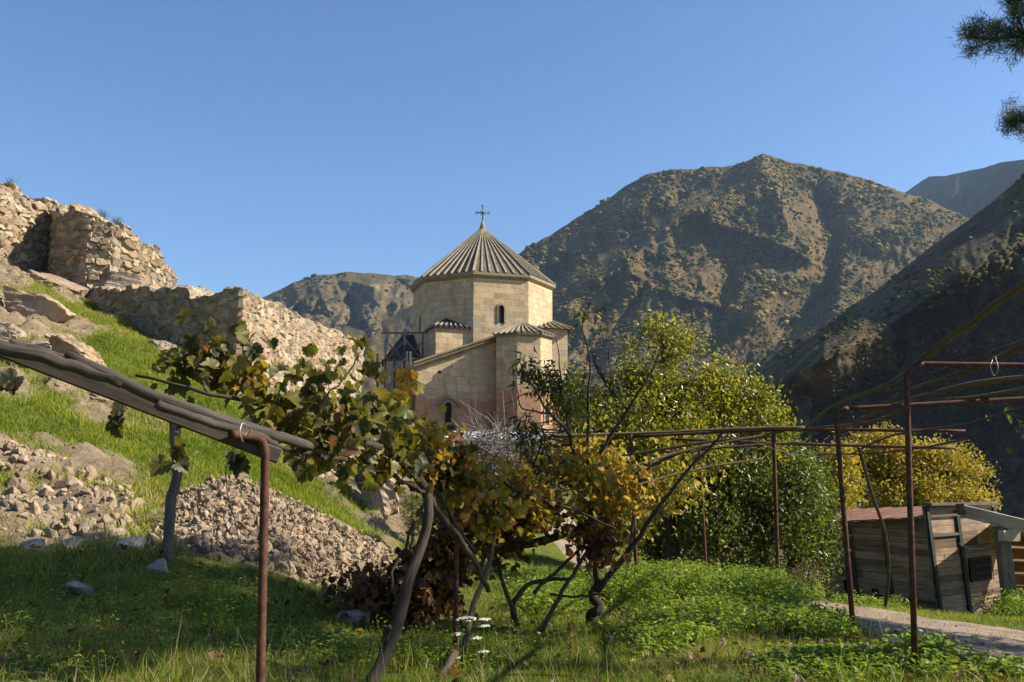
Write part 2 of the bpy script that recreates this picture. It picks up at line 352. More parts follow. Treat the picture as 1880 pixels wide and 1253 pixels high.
ROAD = np.array([(5.6,5.0),(5.3,8.0),(5.6,10.6),(5.3,12.6),(4.6,14.2),(3.6,15.8),(2.6,18.5),(1.6,23.0),(.8,30.)])
ROADW = np.array([1.7,2.0,1.95,1.45,1.1,.85,.75,.7,.7])
def roadmask(x, y, w=1.0):
    x = np.asarray(x, float); y = np.asarray(y, float); m = np.zeros(x.shape)
    for k in range(len(ROAD)-1):
        a, b = ROAD[k], ROAD[k+1]; d = b-a; t = np.clip(((x-a[0])*d[0]+(y-a[1])*d[1])/(d@d), 0, 1)
        r = np.hypot(x-a[0]-t*d[0], y-a[1]-t*d[1]); ww = ROADW[k]*(1-t)+ROADW[k+1]*t
        m = np.maximum(m, 1-sstep(ww*.8, ww*1.15, r + .25*fbm(x*1.5, y*1.5, 8, 2)))
    return m
def gp(px, py, Y):
    p = at(px, py, Y); p = p.copy(); p[2] = float(gz(np.array([p[0]]), np.array([p[1]]))[0]); return p
def inpoly(x, y, poly):
    r = np.zeros(np.shape(x), bool); n = len(poly)
    for i in range(n):
        (x1, y1), (x2, y2) = poly[i], poly[i-1]
        c = ((y1 > y) != (y2 > y)) & (x < (x2-x1)*(y-y1)/((y2-y1) or 1e-9)+x1); r ^= c
    return r
BARE = [[(-200,800),(60,795),(150,830),(240,850),(265,890),(215,925),(225,995),(180,1000),(160,1010),(-200,980),(-200,930),(60,900),(60,880),(-200,860)],
        [(490,820),(640,800),(760,810),(790,1010),(720,1010),(620,930),(560,870)],
        [(-200,560),(10,560),(60,590),(110,590),(130,640),(165,660),(150,700),(90,680),(-200,600)],
        [(60,690),(130,700),(230,760),(220,790),(150,770),(80,720)],
        [(-200,330),(60,500),(60,530),(-200,520)],
        [(-200,640),(50,690),(60,740),(-200,700)],
        [(240,1000),(330,930),(450,905),(560,940),(760,1040),(750,1085),(600,1080),(480,1030),(380,1005)]]
def baremask(x, y, z):
    px, py = pix(np.stack([x, y, z], -1)); px = px + 26*fbm(x*1.1, y*1.1, 31, 3); py = py + 22*fbm(x*1.2, y*1.2, 41, 3)
    m = np.zeros(np.shape(x))
    far = (y > 8.8)
    for p in BARE: m = np.maximum(m, (inpoly(px, py, p) & far).astype(float))
    m = np.maximum(m, (far & (y > 11) & (x < -4) & (y < 34) & (fbm(x*.5+9, y*.35, 71, 4) > .30)).astype(float))
    return m
def axis(lo, hi, st, far, g=1.12):
    a = list(np.arange(lo, hi+st/2, st)); s = st; b = a[-1]
    while b < far: s *= g; b += s; a.append(b)
    s = st; b = a[0]; c = []
    while b > -far: s *= g; b -= s; c.append(b)
    return np.array(c[::-1] + a)
gx = axis(-20, 13, .13, 2300); gy = axis(2.5, 44, .15, 2300)
X, Y = np.meshgrid(gx, gy); Z = gz(X, Y)
bm_ = baremask(X, Y, Z); bm_ *= 1-(fbm(X*1.7, Y*1.7+Z, 61, 4) > .34)*(Y > 10)*.8
for _ in range(2): bm_ = (bm_ + np.roll(bm_, 1, 0) + np.roll(bm_, -1, 0) + np.roll(bm_, 1, 1) + np.roll(bm_, -1, 1))/5
Z += bm_*(sstep(9, 12, Y))*(.5*np.abs(fbm(X*1.1+Y*.5, Y*1.1+Z, 51, 5, .6)) + .16*fbm(X*4, Y*4, 52, 3))
m = NM('earth_and_turf'); v = m.coord('Object'); bare = m.attr('rnd').outputs['Fac']
n1 = m.noise(v, 1.3, 7, .65); n2 = m.noise(v, 9, 6, .7); n3 = m.noise(v, .35, 5, .6)
soil = m.ramp(n1, [(.3, (.12, .095, .058)), (.5, (.24, .19, .125)), (.7, (.35, .29, .20))])
soil = m.mix(.6, soil, m.ramp(n2, [(.35, (.5, .46, .42)), (.6, (1.05, 1.02, 1))]), 'MULTIPLY')
turf = m.ramp(n2, [(.3, (.05, .06, .014)), (.55, (.11, .135, .018)), (.75, (.17, .14, .06))])
far_ = m.ramp(n3, [(.35, (.10, .085, .04)), (.65, (.16, .13, .07))])
sepx = m.n('ShaderNodeSeparateXYZ', {0: v}); farf = m.ramp(m.math('DIVIDE', sepx.outputs[1], 100.0), [(.3, (0, 0, 0)), (.5, (1, 1, 1))])
turf = m.mix(farf, turf, far_)
col = m.mix(bare, turf, soil)
n4 = m.noise(v, 30, 5, .75); col = m.mix(.5, col, m.ramp(n4, [(.35, (.5, .48, .45)), (.6, (1.1, 1.08, 1.05))]), 'MULTIPLY'); M['ground'] = m.done(col, .95, m.bump(n4, .9, .03, m.bump(m.math('ADD', n1, m.math('MULTIPLY', n2, .5)), .8, .05)), 0, .1)
g = MB(); ny, nx = X.shape; ii = np.arange(ny-1)[:, None]*nx + np.arange(nx-1)[None]
g.add(np.stack([X, Y, Z], -1).reshape(-1, 3), np.stack([ii, ii+1, ii+nx+1, ii+nx], -1).reshape(-1, 4), bm_.ravel())
tag(g.build('ground', M['ground'], smooth=True), kind='structure')
GZ, GBX, GBY = Z, gx, gy
def gzf(x, y):       # fast bilinear lookup of the built ground
    i = np.clip(np.searchsorted(gx, x)-1, 0, len(gx)-2); j = np.clip(np.searchsorted(gy, y)-1, 0, len(gy)-2)
    a = (x-gx[i])/(gx[i+1]-gx[i]); b = (y-gy[j])/(gy[j+1]-gy[j])
    return (Z[j, i]*(1-a)+Z[j, i+1]*a)*(1-b) + (Z[j+1, i]*(1-a)+Z[j+1, i+1]*a)*b
def gb(x, y):
    i = np.clip(np.searchsorted(gx, x)-1, 0, len(gx)-2); j = np.clip(np.searchsorted(gy, y)-1, 0, len(gy)-2); return bm_[j, i]
# dirt track: its own sheet a little above the ground
def rline(n=120):
    P = spline(np.c_[ROAD, np.zeros(len(ROAD))], n)[:, :2]; W = np.interp(np.linspace(0, 1, n), np.linspace(0, 1, len(ROADW)), ROADW); return P, W
P_, W_ = rline(); T_ = np.gradient(P_, axis=0); T_ /= np.linalg.norm(T_, axis=1)[:, None]; N_ = np.stack([T_[:, 1], -T_[:, 0]], -1)
g = MB(); k = 26; s_ = np.linspace(-1, 1, k); jitter = 1 + .14*fbm(np.arange(120)*.25, np.zeros(120), 3, 3)
XY = P_[:, None] + N_[:, None]*(s_[None, :, None]*(W_*jitter)[:, None, None])
zr = gzf(XY[..., 0], XY[..., 1]) + .03 - .055*np.abs(s_[None])**6 + .012*np.cos(s_[None]*9)
ii = np.arange(119)[:, None]*k + np.arange(k-1)[None]
g.add(np.concatenate([XY, zr[..., None]], -1).reshape(-1, 3), np.stack([ii, ii+1, ii+k+1, ii+k], -1).reshape(-1, 4))
m = NM('track_dirt'); v = m.coord('Object'); n1 = m.noise(v, 2.2, 6, .6); n2 = m.noise(v, 26, 5, .7)
c = m.ramp(n1, [(.3, (.16, .12, .085)), (.5, (.25, .195, .145)), (.7, (.34, .27, .205))]); c = m.mix(.5, c, m.ramp(n2, [(.35, (.55, .5, .46)), (.6, (1.05, 1.04, 1.02))]), 'MULTIPLY')
tag(g.build('path', m.done(c, .95, m.bump(n2, .6, .02), 0, .15), smooth=True), kind='structure')

# ------------------------------------------------------------------ hills
def dseg(px, py, pl):
    d = np.full(px.shape, 1e9); sgn = np.zeros(px.shape)
    for (x1, y1), (x2, y2) in zip(pl[:-1], pl[1:]):
        dx, dy = x2-x1, y2-y1; t = np.clip(((px-x1)*dx+(py-y1)*dy)/(dx*dx+dy*dy), 0, 1)
        d = np.minimum(d, np.hypot(px-x1-t*dx, py-y1-t*dy))
    return d
def hill(name, sil, Dtop, Dbot, ybot, feats, amp, nsc, mat, x0, x1, step=3.0, rows=200, seed=1, rough=3.0, back=.5):
    sx, sy = zip(*sil); u = np.arange(x0, x1+step, step)
    ridge = np.interp(u, sx, sy) + rough*fbm(u/22, u*0, seed, 4)
    yb = ybot(u) if callable(ybot) else np.full(u.shape, float(ybot)); yb = np.maximum(yb, ridge+20)
    t = np.linspace(0, 1, rows)**1.1
    PX = np.broadcast_to(u[None], (rows, len(u))); PY = ridge[None] + (yb-ridge)[None]*t[:, None]
    dt = Dtop(u) if callable(Dtop) else np.full(u.shape, float(Dtop)); db = Dbot(u) if callable(Dbot) else np.full(u.shape, float(Dbot))
    D = dt[None] + (db-dt)[None]*(t[:, None]**.85)
    rel = np.zeros(PX.shape)
    wx = PX + 12*fbm(PX/60, PY/60, seed+60, 3); wy = PY + 12*fbm(PX/60, PY/60, seed+61, 3)
    for pl, A, wd in feats: rel += A*np.exp(-dseg(wx, wy, pl)/wd)
    rel += amp*(fbm(PX/nsc, PY/(nsc*1.3), seed+3, 5, .6)) - amp*1.5*np.abs(fbm((wx+PY*.35)/nsc*1.1, PY/nsc*.55, seed+13, 4, .55)) - amp*.5*np.abs(fbm((wx-PY*.3)/nsc*3.2, PY/nsc*1.5, seed+14, 3))
    fade = np.minimum(1, t*6)[:, None]
    D = D - rel*fade*(D/900)
    P = at(PX, PY, D)
    # far side of the crest falls away behind
    R = P[0]; B = []
    for q, dr in ((.25, 60), (1, 300)): b = R.copy(); b[:, 1] += dr*back*2; b[:, 0] *= 1+dr*back*2/R[:, 1]; b[:, 2] -= dr*q*back*1.6; B.append(b)
    G = np.concatenate([np.stack(B[::-1]), P]); r, n = G.shape[:2]
    g = MB(); ii = np.arange(r-1)[:, None]*n + np.arange(n-1)[None]
    g.add(G.reshape(-1, 3), np.stack([ii+n, ii+n+1, ii+1, ii], -1).reshape(-1, 4))
    o = g.build(name, mat, smooth=True); tag(o, kind='structure'); return P, PX, PY
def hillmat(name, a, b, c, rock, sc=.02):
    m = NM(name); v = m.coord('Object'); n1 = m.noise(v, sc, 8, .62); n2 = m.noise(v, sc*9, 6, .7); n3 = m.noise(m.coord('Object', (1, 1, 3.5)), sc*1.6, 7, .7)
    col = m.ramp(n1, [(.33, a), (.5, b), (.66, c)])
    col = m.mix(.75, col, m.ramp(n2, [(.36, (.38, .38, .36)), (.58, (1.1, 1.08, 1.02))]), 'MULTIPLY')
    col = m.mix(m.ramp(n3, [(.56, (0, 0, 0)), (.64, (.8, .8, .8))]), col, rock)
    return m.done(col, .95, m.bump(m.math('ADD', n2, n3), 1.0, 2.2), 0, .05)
HM = hillmat('dry_hillside', (.05, .041, .02), (.105, .076, .034), (.155, .108, .048), (.14, .115, .085))
HM4 = hillmat('far_hillside_shade', (.018, .022, .02), (.03, .034, .028), (.045, .045, .036), (.05, .05, .045))  # hillside colours darkened to stand in for shade on the far hill
HM2 = hillmat('pale_hillside', (.055, .05, .028), (.115, .094, .05), (.165, .13, .07), (.19, .16, .125))
HM3 = hillmat('near_ridge', (.045, .038, .022), (.10, .082, .045), (.155, .128, .075), (.18, .155, .12), .035)
S1 = [(1400,283),(1390,305),(1350,345),(1305,380),(1225,415),(1150,480),(1105,505),(1040,560)]
V1 = [(1345,312),(1290,345),(1180,420),(1080,480),(1000,520),(940,600)]
V2 = [(1500,350),(1520,395),(1540,460),(1525,520),(1485,575),(1430,625),(1370,680)]
S2 = [(1780,400),(1700,410),(1630,425),(1560,440),(1545,500),(1540,560)]
S3 = [(1400,290),(1430,350),(1445,400),(1490,465),(1470,510),(1400,560)]
S4 = [(1310,405),(1380,420),(1440,445),(1500,478)]
S5 = [(1160,500),(1210,530),(1280,545),(1340,570),(1390,580)]
S6 = [(1390,580),(1370,620),(1330,650)]
V3 = [(1300,430),(1340,500),(1330,560),(1230,620)]
V4 = [(1170,440),(1190,520),(1130,600),(1080,660)]
SIL1 = [(400,640),(700,590),(820,530),(900,495),(955,465),(1000,437),(1060,400),(1100,375),(1150,342),(1185,321),(1230,312),(1290,309),(1350,304),(1380,292),(1400,282),(1430,290),(1460,300),(1510,310),(1560,320),(1600,333),(1650,350),(1700,365),(1740,385),(1775,400),(1900,440),(2300,480),(2800,520)]
P1, PX1, PY1 = hill('hills', SIL1, 1150, 620, 800, [(S1, 120, 44), (V1, -100, 44), (V2, -120, 38), (S2, 55, 30), (S3, 55, 30), (S4, 26, 10), (S5, 30, 16), (S6, 25, 20), (V3, -30, 26), (V4, -38, 26)], 24, 60, HM, 500, 2800, seed=11)
SIL2 = [(-600,900),(0,760),(300,640),(430,570),(490,542),(540,518),(590,505),(630,500),(680,500),(720,505),(760,508),(830,512),(900,530),(1100,590)]
C1 = [(560,512),(600,516),(640,520),(680,528)]; W1 = [(640,560),(648,590),(650,620),(655,650)]; W2 = [(540,570),(570,575),(590,572)]; C2 = [(700,505),(735,520),(760,530)]
P2, PX2, PY2 = hill('hills', SIL2, 1300, 800, 820, [(C1, 20, 6), (W1, -50, 16), (W2, -22, 8), (C2, -36, 12), ([(600,540),(680,600),(700,660)], 20, 16)], 32, 50, HM2, -600, 1100, seed=23)
SIL3 = [(900,900),(1100,830),(1200,785),(1300,722),(1365,686),(1430,645),(1500,600),(1600,540),(1700,460),(1775,405),(1830,365),(1880,322),(2000,240),(2200,150),(2900,60)]
P3, PX3, PY3 = hill('hills', SIL3, lambda u: np.interp(u, [900, 1300, 1900, 2900], [640, 560, 330, 200]), lambda u: np.interp(u, [900, 1300, 1900, 2900], [420, 370, 210, 140]), 1010, [([(1700,430),(1590,520),(1500,650)], 720, 150), ([(1720,470),(1600,560),(1540,640)], 40, 30), ([(1880,700),(1700,720),(1560,730)], -60, 60), ([(1650,680),(1500,780)], 24, 24), ([(1800,640),(1640,690)], 40, 24)], 40, 60, HM3, 900, 2900, seed=37)
SIL4 = [(1400,480),(1560,420),(1620,385),(1665,352),(1705,325),(1760,319),(1820,303),(1880,291),(2100,280),(2900,200)]
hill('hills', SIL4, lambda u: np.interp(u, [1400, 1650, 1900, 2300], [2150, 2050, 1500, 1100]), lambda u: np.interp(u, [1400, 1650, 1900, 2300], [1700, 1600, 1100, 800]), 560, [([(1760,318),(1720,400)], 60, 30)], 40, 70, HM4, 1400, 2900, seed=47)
# bushes on the hills: one mass per hill, nobody could count them
BM = leafmat('hill_scrub', [(0, (.04, .05, .016)), (.4, (.085, .085, .024)), (.6, (.16, .135, .038)), (.80, (.32, .22, .045)), (.90, (.26, .12, .04)), (1, (.14, .06, .035))], .12, .9, .1)
def scrub(name, P, PX, PY, n, size, dens, seed, lim=None, bias=0.0, label=None):
    r = np.random.default_rng(seed); i = r.integers(2, P.shape[0]-1, n*3); j = r.integers(1, P.shape[1]-1, n*3)
    px, py = PX[i, j], PY[i, j]; keep = dens(px, py) > r.random(n*3)
    i, j, px, py = i[keep][:n], j[keep][:n], px[keep][:n], py[keep][:n]; pos = P[i, j] + r.normal(size=(len(i), 3))*1.0
    s = size*(.45+1.1*r.random(len(i))**2)*(P[i, j, 1]/900)
    g = MB(); rn = np.clip(fbm(px/35, py/25, seed, 3)*.55+.42+bias+r.normal(size=len(i))*.17, 0, 1)
    V, Fc = ICO[1]
    for q in range(6):
        a = slice(q, None, 6); Vt = V*(1+1.1*(r.random(len(V))-.5))[:, None]*np.array([1.2, 1, .75]); Vt[:, :2] += .3*(r.random((len(V), 2))-.5)
        ang = r.random(len(pos[a]))*6.28; R = np.zeros((len(ang), 3, 3)); R[:, 0, 0] = np.cos(ang); R[:, 0, 1] = -np.sin(ang); R[:, 1, 0] = np.sin(ang); R[:, 1, 1] = np.cos(ang); R[:, 2, 2] = 1
        g.inst(Vt, Fc, pos[a], R, s[a], rn[a])
    o = g.build(name, BM); tag(o, kind='stuff')
d1 = lambda px, py: np.clip(.42 + 1.6*fbm(px/46, py/20, 5, 4), .06, 1)*np.where(px > 800, 1, .3)
scrub('hill_scrub', P1[:, 130:520], PX1[:, 130:520], PY1[:, 130:520], 5000, 2.9, d1, 3)
scrub('hill_scrub', P1[:, 130:520], PX1[:, 130:520], PY1[:, 130:520], 30000, 1.45, lambda a, b: d1(a, b)*.7+.1, 13)
scrub('hill_scrub', P2[:, 320:520], PX2[:, 320:520], PY2[:, 320:520], 9000, 1.5, d1, 4, bias=-.1)
d3 = lambda px, py: np.clip(.25 + 1.2*fbm(px/60, py/40, 6, 4), .03, 1)*np.where(py > 760, .3, 1)
scrub('hill_scrub', P3[:, 60:460], PX3[:, 60:460], PY3[:, 60:460], 2600, 3.0, d3, 5, bias=-.05)
scrub('hill_scrub', P3[:, 60:460], PX3[:, 60:460], PY3[:, 60:460], 16000, 1.7, d3, 15, bias=-.12)

# ------------------------------------------------------------------ church
CH = empty('church', at(887, 800, 75)*np.array([1, 1, 0]) + np.array([0, 0, 3.4]), 'tall pale stone church with eight-sided drum and ribbed conical roof topped by a cross', 'church')
m = NM('ashlar'); t = m.coord('tex'); obj = m.coord('Object')
wob = m.n('ShaderNodeVectorMath', {0: t, 1: m.n('ShaderNodeVectorMath', {0: m.n('ShaderNodeTexNoise', {'Vector': t, 'Scale': .5}).outputs['Color'], 1: (.12, .12, 0)}, operation='MULTIPLY').outputs[0]}, operation='ADD').outputs[0]
def brk(vec, c1, c2, bw, rh, mort):
    b = m.n('ShaderNodeTexBrick', {'Vector': vec, 'Color1': (*c1, 1), 'Color2': (*c2, 1), 'Mortar': (*mort, 1), 'Scale': 1.0, 'Mortar Size': .012, 'Mortar Smooth': .3, 'Bias': 0.0, 'Brick Width': bw, 'Row Height': rh}); b.offset = .37; b.squash = 1.25; b.squash_frequency = 3; return b
b1 = brk(wob, (.36, .28, .175), (.58, .45, .28), .85, .46, (.31, .24, .15))
b2 = brk(wob, (.35, .32, .23), (.58, .41, .26), .62, .46, (.31, .24, .15))
nz = m.noise(obj, .45, 5, .6); nf = m.noise(obj, 5, 6, .65)
col = m.mix(m.ramp(nz, [(.4, (0, 0, 0)), (.62, (1, 1, 1))]), b1.outputs[0], b2.outputs[0])
sepo = m.n('ShaderNodeSeparateXYZ', {0: t})
redz = m.math('MULTIPLY', m.ramp(m.math('ADD', m.math('DIVIDE', sepo.outputs[1], 20.0), m.math('MULTIPLY', m.noise(m.coord('tex', (1.1, 2.2, 1)), .35, 2), .12)), [(.235, (1, 1, 1)), (.25, (0, 0, 0))], 'LINEAR'), .8)
red = m.mix(m.noise(m.coord('tex', (1, 2, 1)), 1.1, 1), (.30, .13, .08), (.42, .25, .15))
col = m.mix(redz, col, red)
stain = m.noise(m.coord('Object', (1.6, 1.6, .35)), .8, 6, .65); col = m.mix(.5, col, m.ramp(stain, [(.34, (.52, .48, .44)), (.5, (1, .98, .95)), (.7, (1.12, 1.08, 1.02))]), 'MULTIPLY')
col = m.mix(m.ramp(m.noise(obj, .7, 4), [(.58, (0, 0, 0)), (.68, (.55, .55, .55))]), col, (.34, .33, .25)); col = m.mix(.45, col, m.ramp(nf, [(.3, (.55, .5, .46)), (.62, (1.08, 1.05, 1.0))]), 'MULTIPLY')
M['ashlar'] = m.done(col, .9, m.bump(m.math('SUBTRACT', m.math('MULTIPLY', nf, .6), m.math('MULTIPLY', b1.outputs['Fac'], .8)), .6, .05), 0, .15)
M['lead'] = (lambda m: m.done(m.ramp(m.noise(m.coord('Object'), 1.1, 6), [(.3, (.07, .055, .04)), (.7, (.14, .115, .08))]), .75, None, .0))(NM('roof_tile'))
M['rib'] = (lambda m: m.done(m.ramp(m.noise(m.coord('Object'), 2.1, 6), [(.3, (.17, .14, .095)), (.7, (.32, .275, .195))]), .8))(NM('roof_rib'))
M['blackroof'] = NM('black_tar_roof').done((.018, .018, .02), .7)
M['cornice'] = rockmat('cornice_stone', [(.3, (.32, .26, .16)), (.6, (.47, .40, .27))], 1.5, .2, .02)
M['cross'] = NM('cross_metal').done((.10, .11, .12), .5, None, .4)
KY = 75.0; CZ = 3.4
def zat(py, Yd): return float(at(940, py, Yd)[2])
def xat(px, py, Yd): return float(at(px, py, Yd)[0])
def wall(name, foot, z0, ztop, mat, parent, close=False, label=None):
    g = MB(); u = 0; n = len(foot); zt = list(ztop) if hasattr(ztop, '__len__') else [ztop]*n
    for i in range(n if close else n-1):
        a, b = foot[i], foot[(i+1) % n]; L = math.hypot(b[0]-a[0], b[1]-a[1])
        V = [(a[0], a[1], z0), (b[0], b[1], z0), (b[0], b[1], zt[(i+1) % n]), (a[0], a[1], zt[i])]
        g.add(V, np.array([[0, 1, 2, 3]]), 0, [(u, z0-CZ, 0), (u+L, z0-CZ, 0), (u+L, zt[(i+1) % n]-CZ, 0), (u, zt[i]-CZ, 0)]); u += L+.37
    g.add([(p[0], p[1], zt[i]) for i, p in enumerate(foot)], [np.array([list(range(n))])])
    o = g.build(name, mat, parent)
    if label: o['label'] = label
    return o
cx, cy = xat(885.5, 526, KY), KY
def ring(cx, cy, R, a0, n=8, da=45):          # angle 0 faces the camera (-Y), positive to the right
    return [(cx+R*math.sin(math.radians(a0+da*k)), cy-R*math.cos(math.radians(a0+da*k))) for k in range(n)]
RD = 130.5*KY/F; zE = zat(527, KY); A0 = -4.7
wall('drum', ring(cx, cy, RD, A0), CZ, zE, M['ashlar'], CH, True)
def cornice(parent, R, a0, z, h, out, cx=cx, cy=cy, n=8, da=45, span=8):
    g = MB()
    for k in range(span):
        p = ring(cx, cy, R+out, a0, n+1, da); q = ring(cx, cy, R-.1, a0, n+1, da)
        a, b, c, d = p[k], p[k+1], q[k+1], q[k]
        V = [(*a, z-h*.4), (*b, z-h*.4), (*b, z), (*a, z), (*d, z-h), (*c, z-h), (*c, z), (*d, z)]
        g.add(V, np.array([[0, 1, 2, 3], [4, 5, 1, 0], [3, 2, 6, 7]]))
    g.build('cornice', M['cornice'], parent)
cornice(CH, RD, A0, zE+.02, .55, .28)
def ribroof(parent, cx, cy, R, a0, z, za, nsides, per, rw, name='roof', over=.24, topf=.0, mat=None, da=45, apex=None):
    ax, ay = apex if apex else (cx, cy)
    e = ring(cx, cy, R+over, a0, nsides+1, da); g = MB()
    for k in range(nsides):
        g.add([(*e[k], z), (*e[k+1], z), (ax, ay, za)], np.array([[0, 1, 2]])); g.add([(*e[k], z), (*e[k+1], z), (*e[k+1], z-.1), (*e[k], z-.1)], np.array([[3, 2, 1, 0]]))
        g.add([(*e[k], z-.1), (*e[k+1], z-.1), (cx, cy, z-.1)], np.array([[2, 1, 0]]))
    ro = g.build(name, mat or M['lead'], parent)
    g = MB()
    for k in range(nsides):
        a, b = np.array([*e[k], z]), np.array([*e[k+1], z]); top = np.array([ax, ay, za]); nr = np.cross(b-a, top-a); nr /= np.linalg.norm(nr)
        if nr[2] < 0: nr = -nr
        ed = (b-a)/np.linalg.norm(b-a)
        for q in range(per):
            f = (q+.0)/per if q else 0.0
            p0 = a+(b-a)*f; p1 = top + (p0-top)*.03; w0 = rw*(1.25 if q == 0 else 1); h = .13
            V = [p0-ed*w0, p0+ed*w0, p0+ed*w0*.7+nr*h, p0-ed*w0*.7+nr*h, p1-ed*w0*.25, p1+ed*w0*.25, p1+ed*w0*.2+nr*h*.5, p1-ed*w0*.2+nr*h*.5]
            g.add(V, np.array([[0, 1, 2, 3], [1, 5, 6, 2], [2, 6, 7, 3], [3, 7, 4, 0], [4, 7, 6, 5]]))
    g.build('rib', M['rib'], ro).__setitem__('kind', 'stuff')
    return ro
zA = zat(418, KY)
RF = ribroof(CH, cx, cy, RD, A0, zE, zA, 8, 7, .10)
# finial and cross
g = MB(); g.tube([(cx, cy, zA-.5), (cx, cy, zA+.1), (cx, cy, zA+.6)], [.42, .22, .08], 8); fin = g.build('finial', M['cornice'], CH)
g = MB(); zc = zat(391, KY); zb = zA+.5; zt = zat(380, KY)+.05
g.tube([(cx, cy, zb), (cx, cy, zt-.12)], .055, 6); g.tube([(cx-.42, cy, zc), (cx+.42, cy, zc)], .055, 6)
for q in ((-.5, zc), (.5, zc), (0, zt)):
    a = np.linspace(0, 2*math.pi, 11); g.tube([(cx+q[0]+.1*math.cos(t_), cy, q[1]+.1*math.sin(t_)) for t_ in a], .035, 5)
for sx_ in (-1, 1):
    for sz_ in (-1, 1): g.tube([(cx+sx_*.05, cy, zc+sz_*.05), (cx+sx_*.2, cy, zc+sz_*.2)], .03, 5)
g.build('cross', M['cross'], CH)
def arch(parent, p, nrm, w_, h_, name='window', frame=True, depth=.25):
    """arched opening: dark recess with stone surround, p = centre of the sill on the wall face"""
    n = np.array([nrm[0], nrm[1], 0.]); n /= np.linalg.norm(n); r = np.array([-n[1], n[0], 0]); up = np.array([0, 0, 1.]); p = np.array(p, float)
    def outl(ww, hh, k=9): return [(-ww/2, 0)] + [(-ww/2*math.cos(a), hh-ww/2+ww/2*math.sin(a)) for a in np.linspace(0, math.pi, k)] + [(ww/2, 0)]
    o = outl(w_, h_); g = MB(); pt = lambda a, b, d: p + r*a + up*b + n*d
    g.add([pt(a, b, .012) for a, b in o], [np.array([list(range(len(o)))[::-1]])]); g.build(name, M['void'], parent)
    if frame:
        f = outl(w_+.34, h_+.17); g = MB(); k = len(o); V = [pt(a, b, .014) for a, b in o] + [pt(a, b, .10) for a, b in o] + [pt(a, b, .07) for a, b in f] + [pt(a, b, -.02) for a, b in f]
        fc = []
        for i in range(k-1):
            for a in (0, k, 2*k): fc.append([a+i, a+i+1, a+k+i+1, a+k+i])
        g.add(V, np.array(fc)); g.build('window_frame', M['cornice'], parent)
def facept(R, a0, k, f, z, cx=cx, cy=cy, da=45):
    e = ring(cx, cy, R, a0, 9, da); a, b = e[k], e[k+1]; p = (a[0]+(b[0]-a[0])*f, a[1]+(b[1]-a[1])*f, z); am = math.radians(a0+da*k+da/2); return p, (math.sin(am), -math.cos(am))
p, n = facept(RD, A0, 0, .50, zat(592, 69.4)); arch(CH, p, n, .42, 1.42)
p, n = facept(RD, A0, 6, .67, zat(611, 72)); arch(CH, p, n, .4, 1.5, frame=False)
p, n = facept(RD, A0, 1, .5, zat(600, 71)); 
# polygonal apse with fan roof
AY = 67.5; ax = xat(957, 640, AY); AR = 57*AY/F; zq = zat(620, AY)
wall('apse', ring(ax, AY, AR, -53, 5, 45), CZ-2.6, zq, M['ashlar'], CH)
cornice(CH, AR, -53, zq+.02, .35, .16, ax, AY, 5, 45, 4)
ribroof(CH, ax, AY, AR, -53, zq+.02, zat(592, AY+.4), 5, 4, .1, 'apse_roof', .25)
p, n = facept(AR, -53, 2, .45, zat(778, 66), ax, AY); arch(CH, p, n, .55, 1.5)
# gable wall left of the apse, with sloping cornice and roof behind
GL = (xat(764, 700, 65.6), 65.6); GR = (xat(925, 700, 67.6), 67.6); GB = (xat(743, 700, 71), 71.0)
gz0, gz1 = zat(668, 65.6), zat(615, 67.6)
g = MB(); L = math.hypot(GR[0]-GL[0], GR[1]-GL[1])
g.add([(*GL, CZ-2.6), (*GR, CZ-2.6), (*GR, gz1), (*GL, gz0)], np.array([[0, 1, 2, 3]]), 0, [(0, -1, 0), (L, -1, 0), (L, gz1-CZ, 0), (0, gz0-CZ, 0)])
g.add([(*GB, CZ-2.6), (*GL, CZ-2.6), (*GL, gz0), (*GB, gz0)], np.array([[0, 1, 2, 3]]), 0, [(-6, -1, 0), (0, -1, 0), (0, gz0-CZ, 0), (-6, gz0-CZ, 0)])
g.build('gable_wall', M['ashlar'], CH)
g = MB(); gn = np.array([(GR[1]-GL[1]), -(GR[0]-GL[0]), 0])/L
a, b = np.array([*GL, gz0]), np.array([*GR, gz1]); a = a - (b-a)*.04
for (o1, o2, h1, h2) in ((.5, -.3, .06, .2), (.38, -.3, -.16, .058), (.16, -.3, -.36, -.162)):
    V = [a+gn*o1+[0, 0, h1], b+gn*o1+[0, 0, h1], b+gn*o1+[0, 0, h2], a+gn*o1+[0, 0, h2], a+gn*o2+[0, 0, h1], b+gn*o2+[0, 0, h1], b+gn*o2+[0, 0, h2], a+gn*o2+[0, 0, h2]]
    g.add(V, np.array([[0, 1, 2, 3], [0, 4, 5, 1], [3, 2, 6, 7], [4, 0, 3, 7]]))
g.build('gable_cornice', M['cornice'], CH)
rt = (cx-1.2, cy-4.5, zat(634, 70.5)); 
g = MB(); g.add([(*GL, gz0+.14), (*GR, gz1+.14), (ax, AY+.4, zat(600, AY)), rt, (*GB, gz0-.3)], [np.array([[0, 1, 3, 4]]), np.array([[1, 2, 3]])]); g.build('arm_roof', M['lead'], CH)
wn = gn[:2]; f = .36; wp = (GL[0]+(GR[0]-GL[0])*f, GL[1]+(GR[1]-GL[1])*f, zat(776, 66.3)); arch(CH, wp, wn, .5, 1.5)
g = MB(); hp = np.array([wp[0], wp[1], wp[2]+1.55]); rr = np.array([GR[0]-GL[0], GR[1]-GL[1], 0])/L
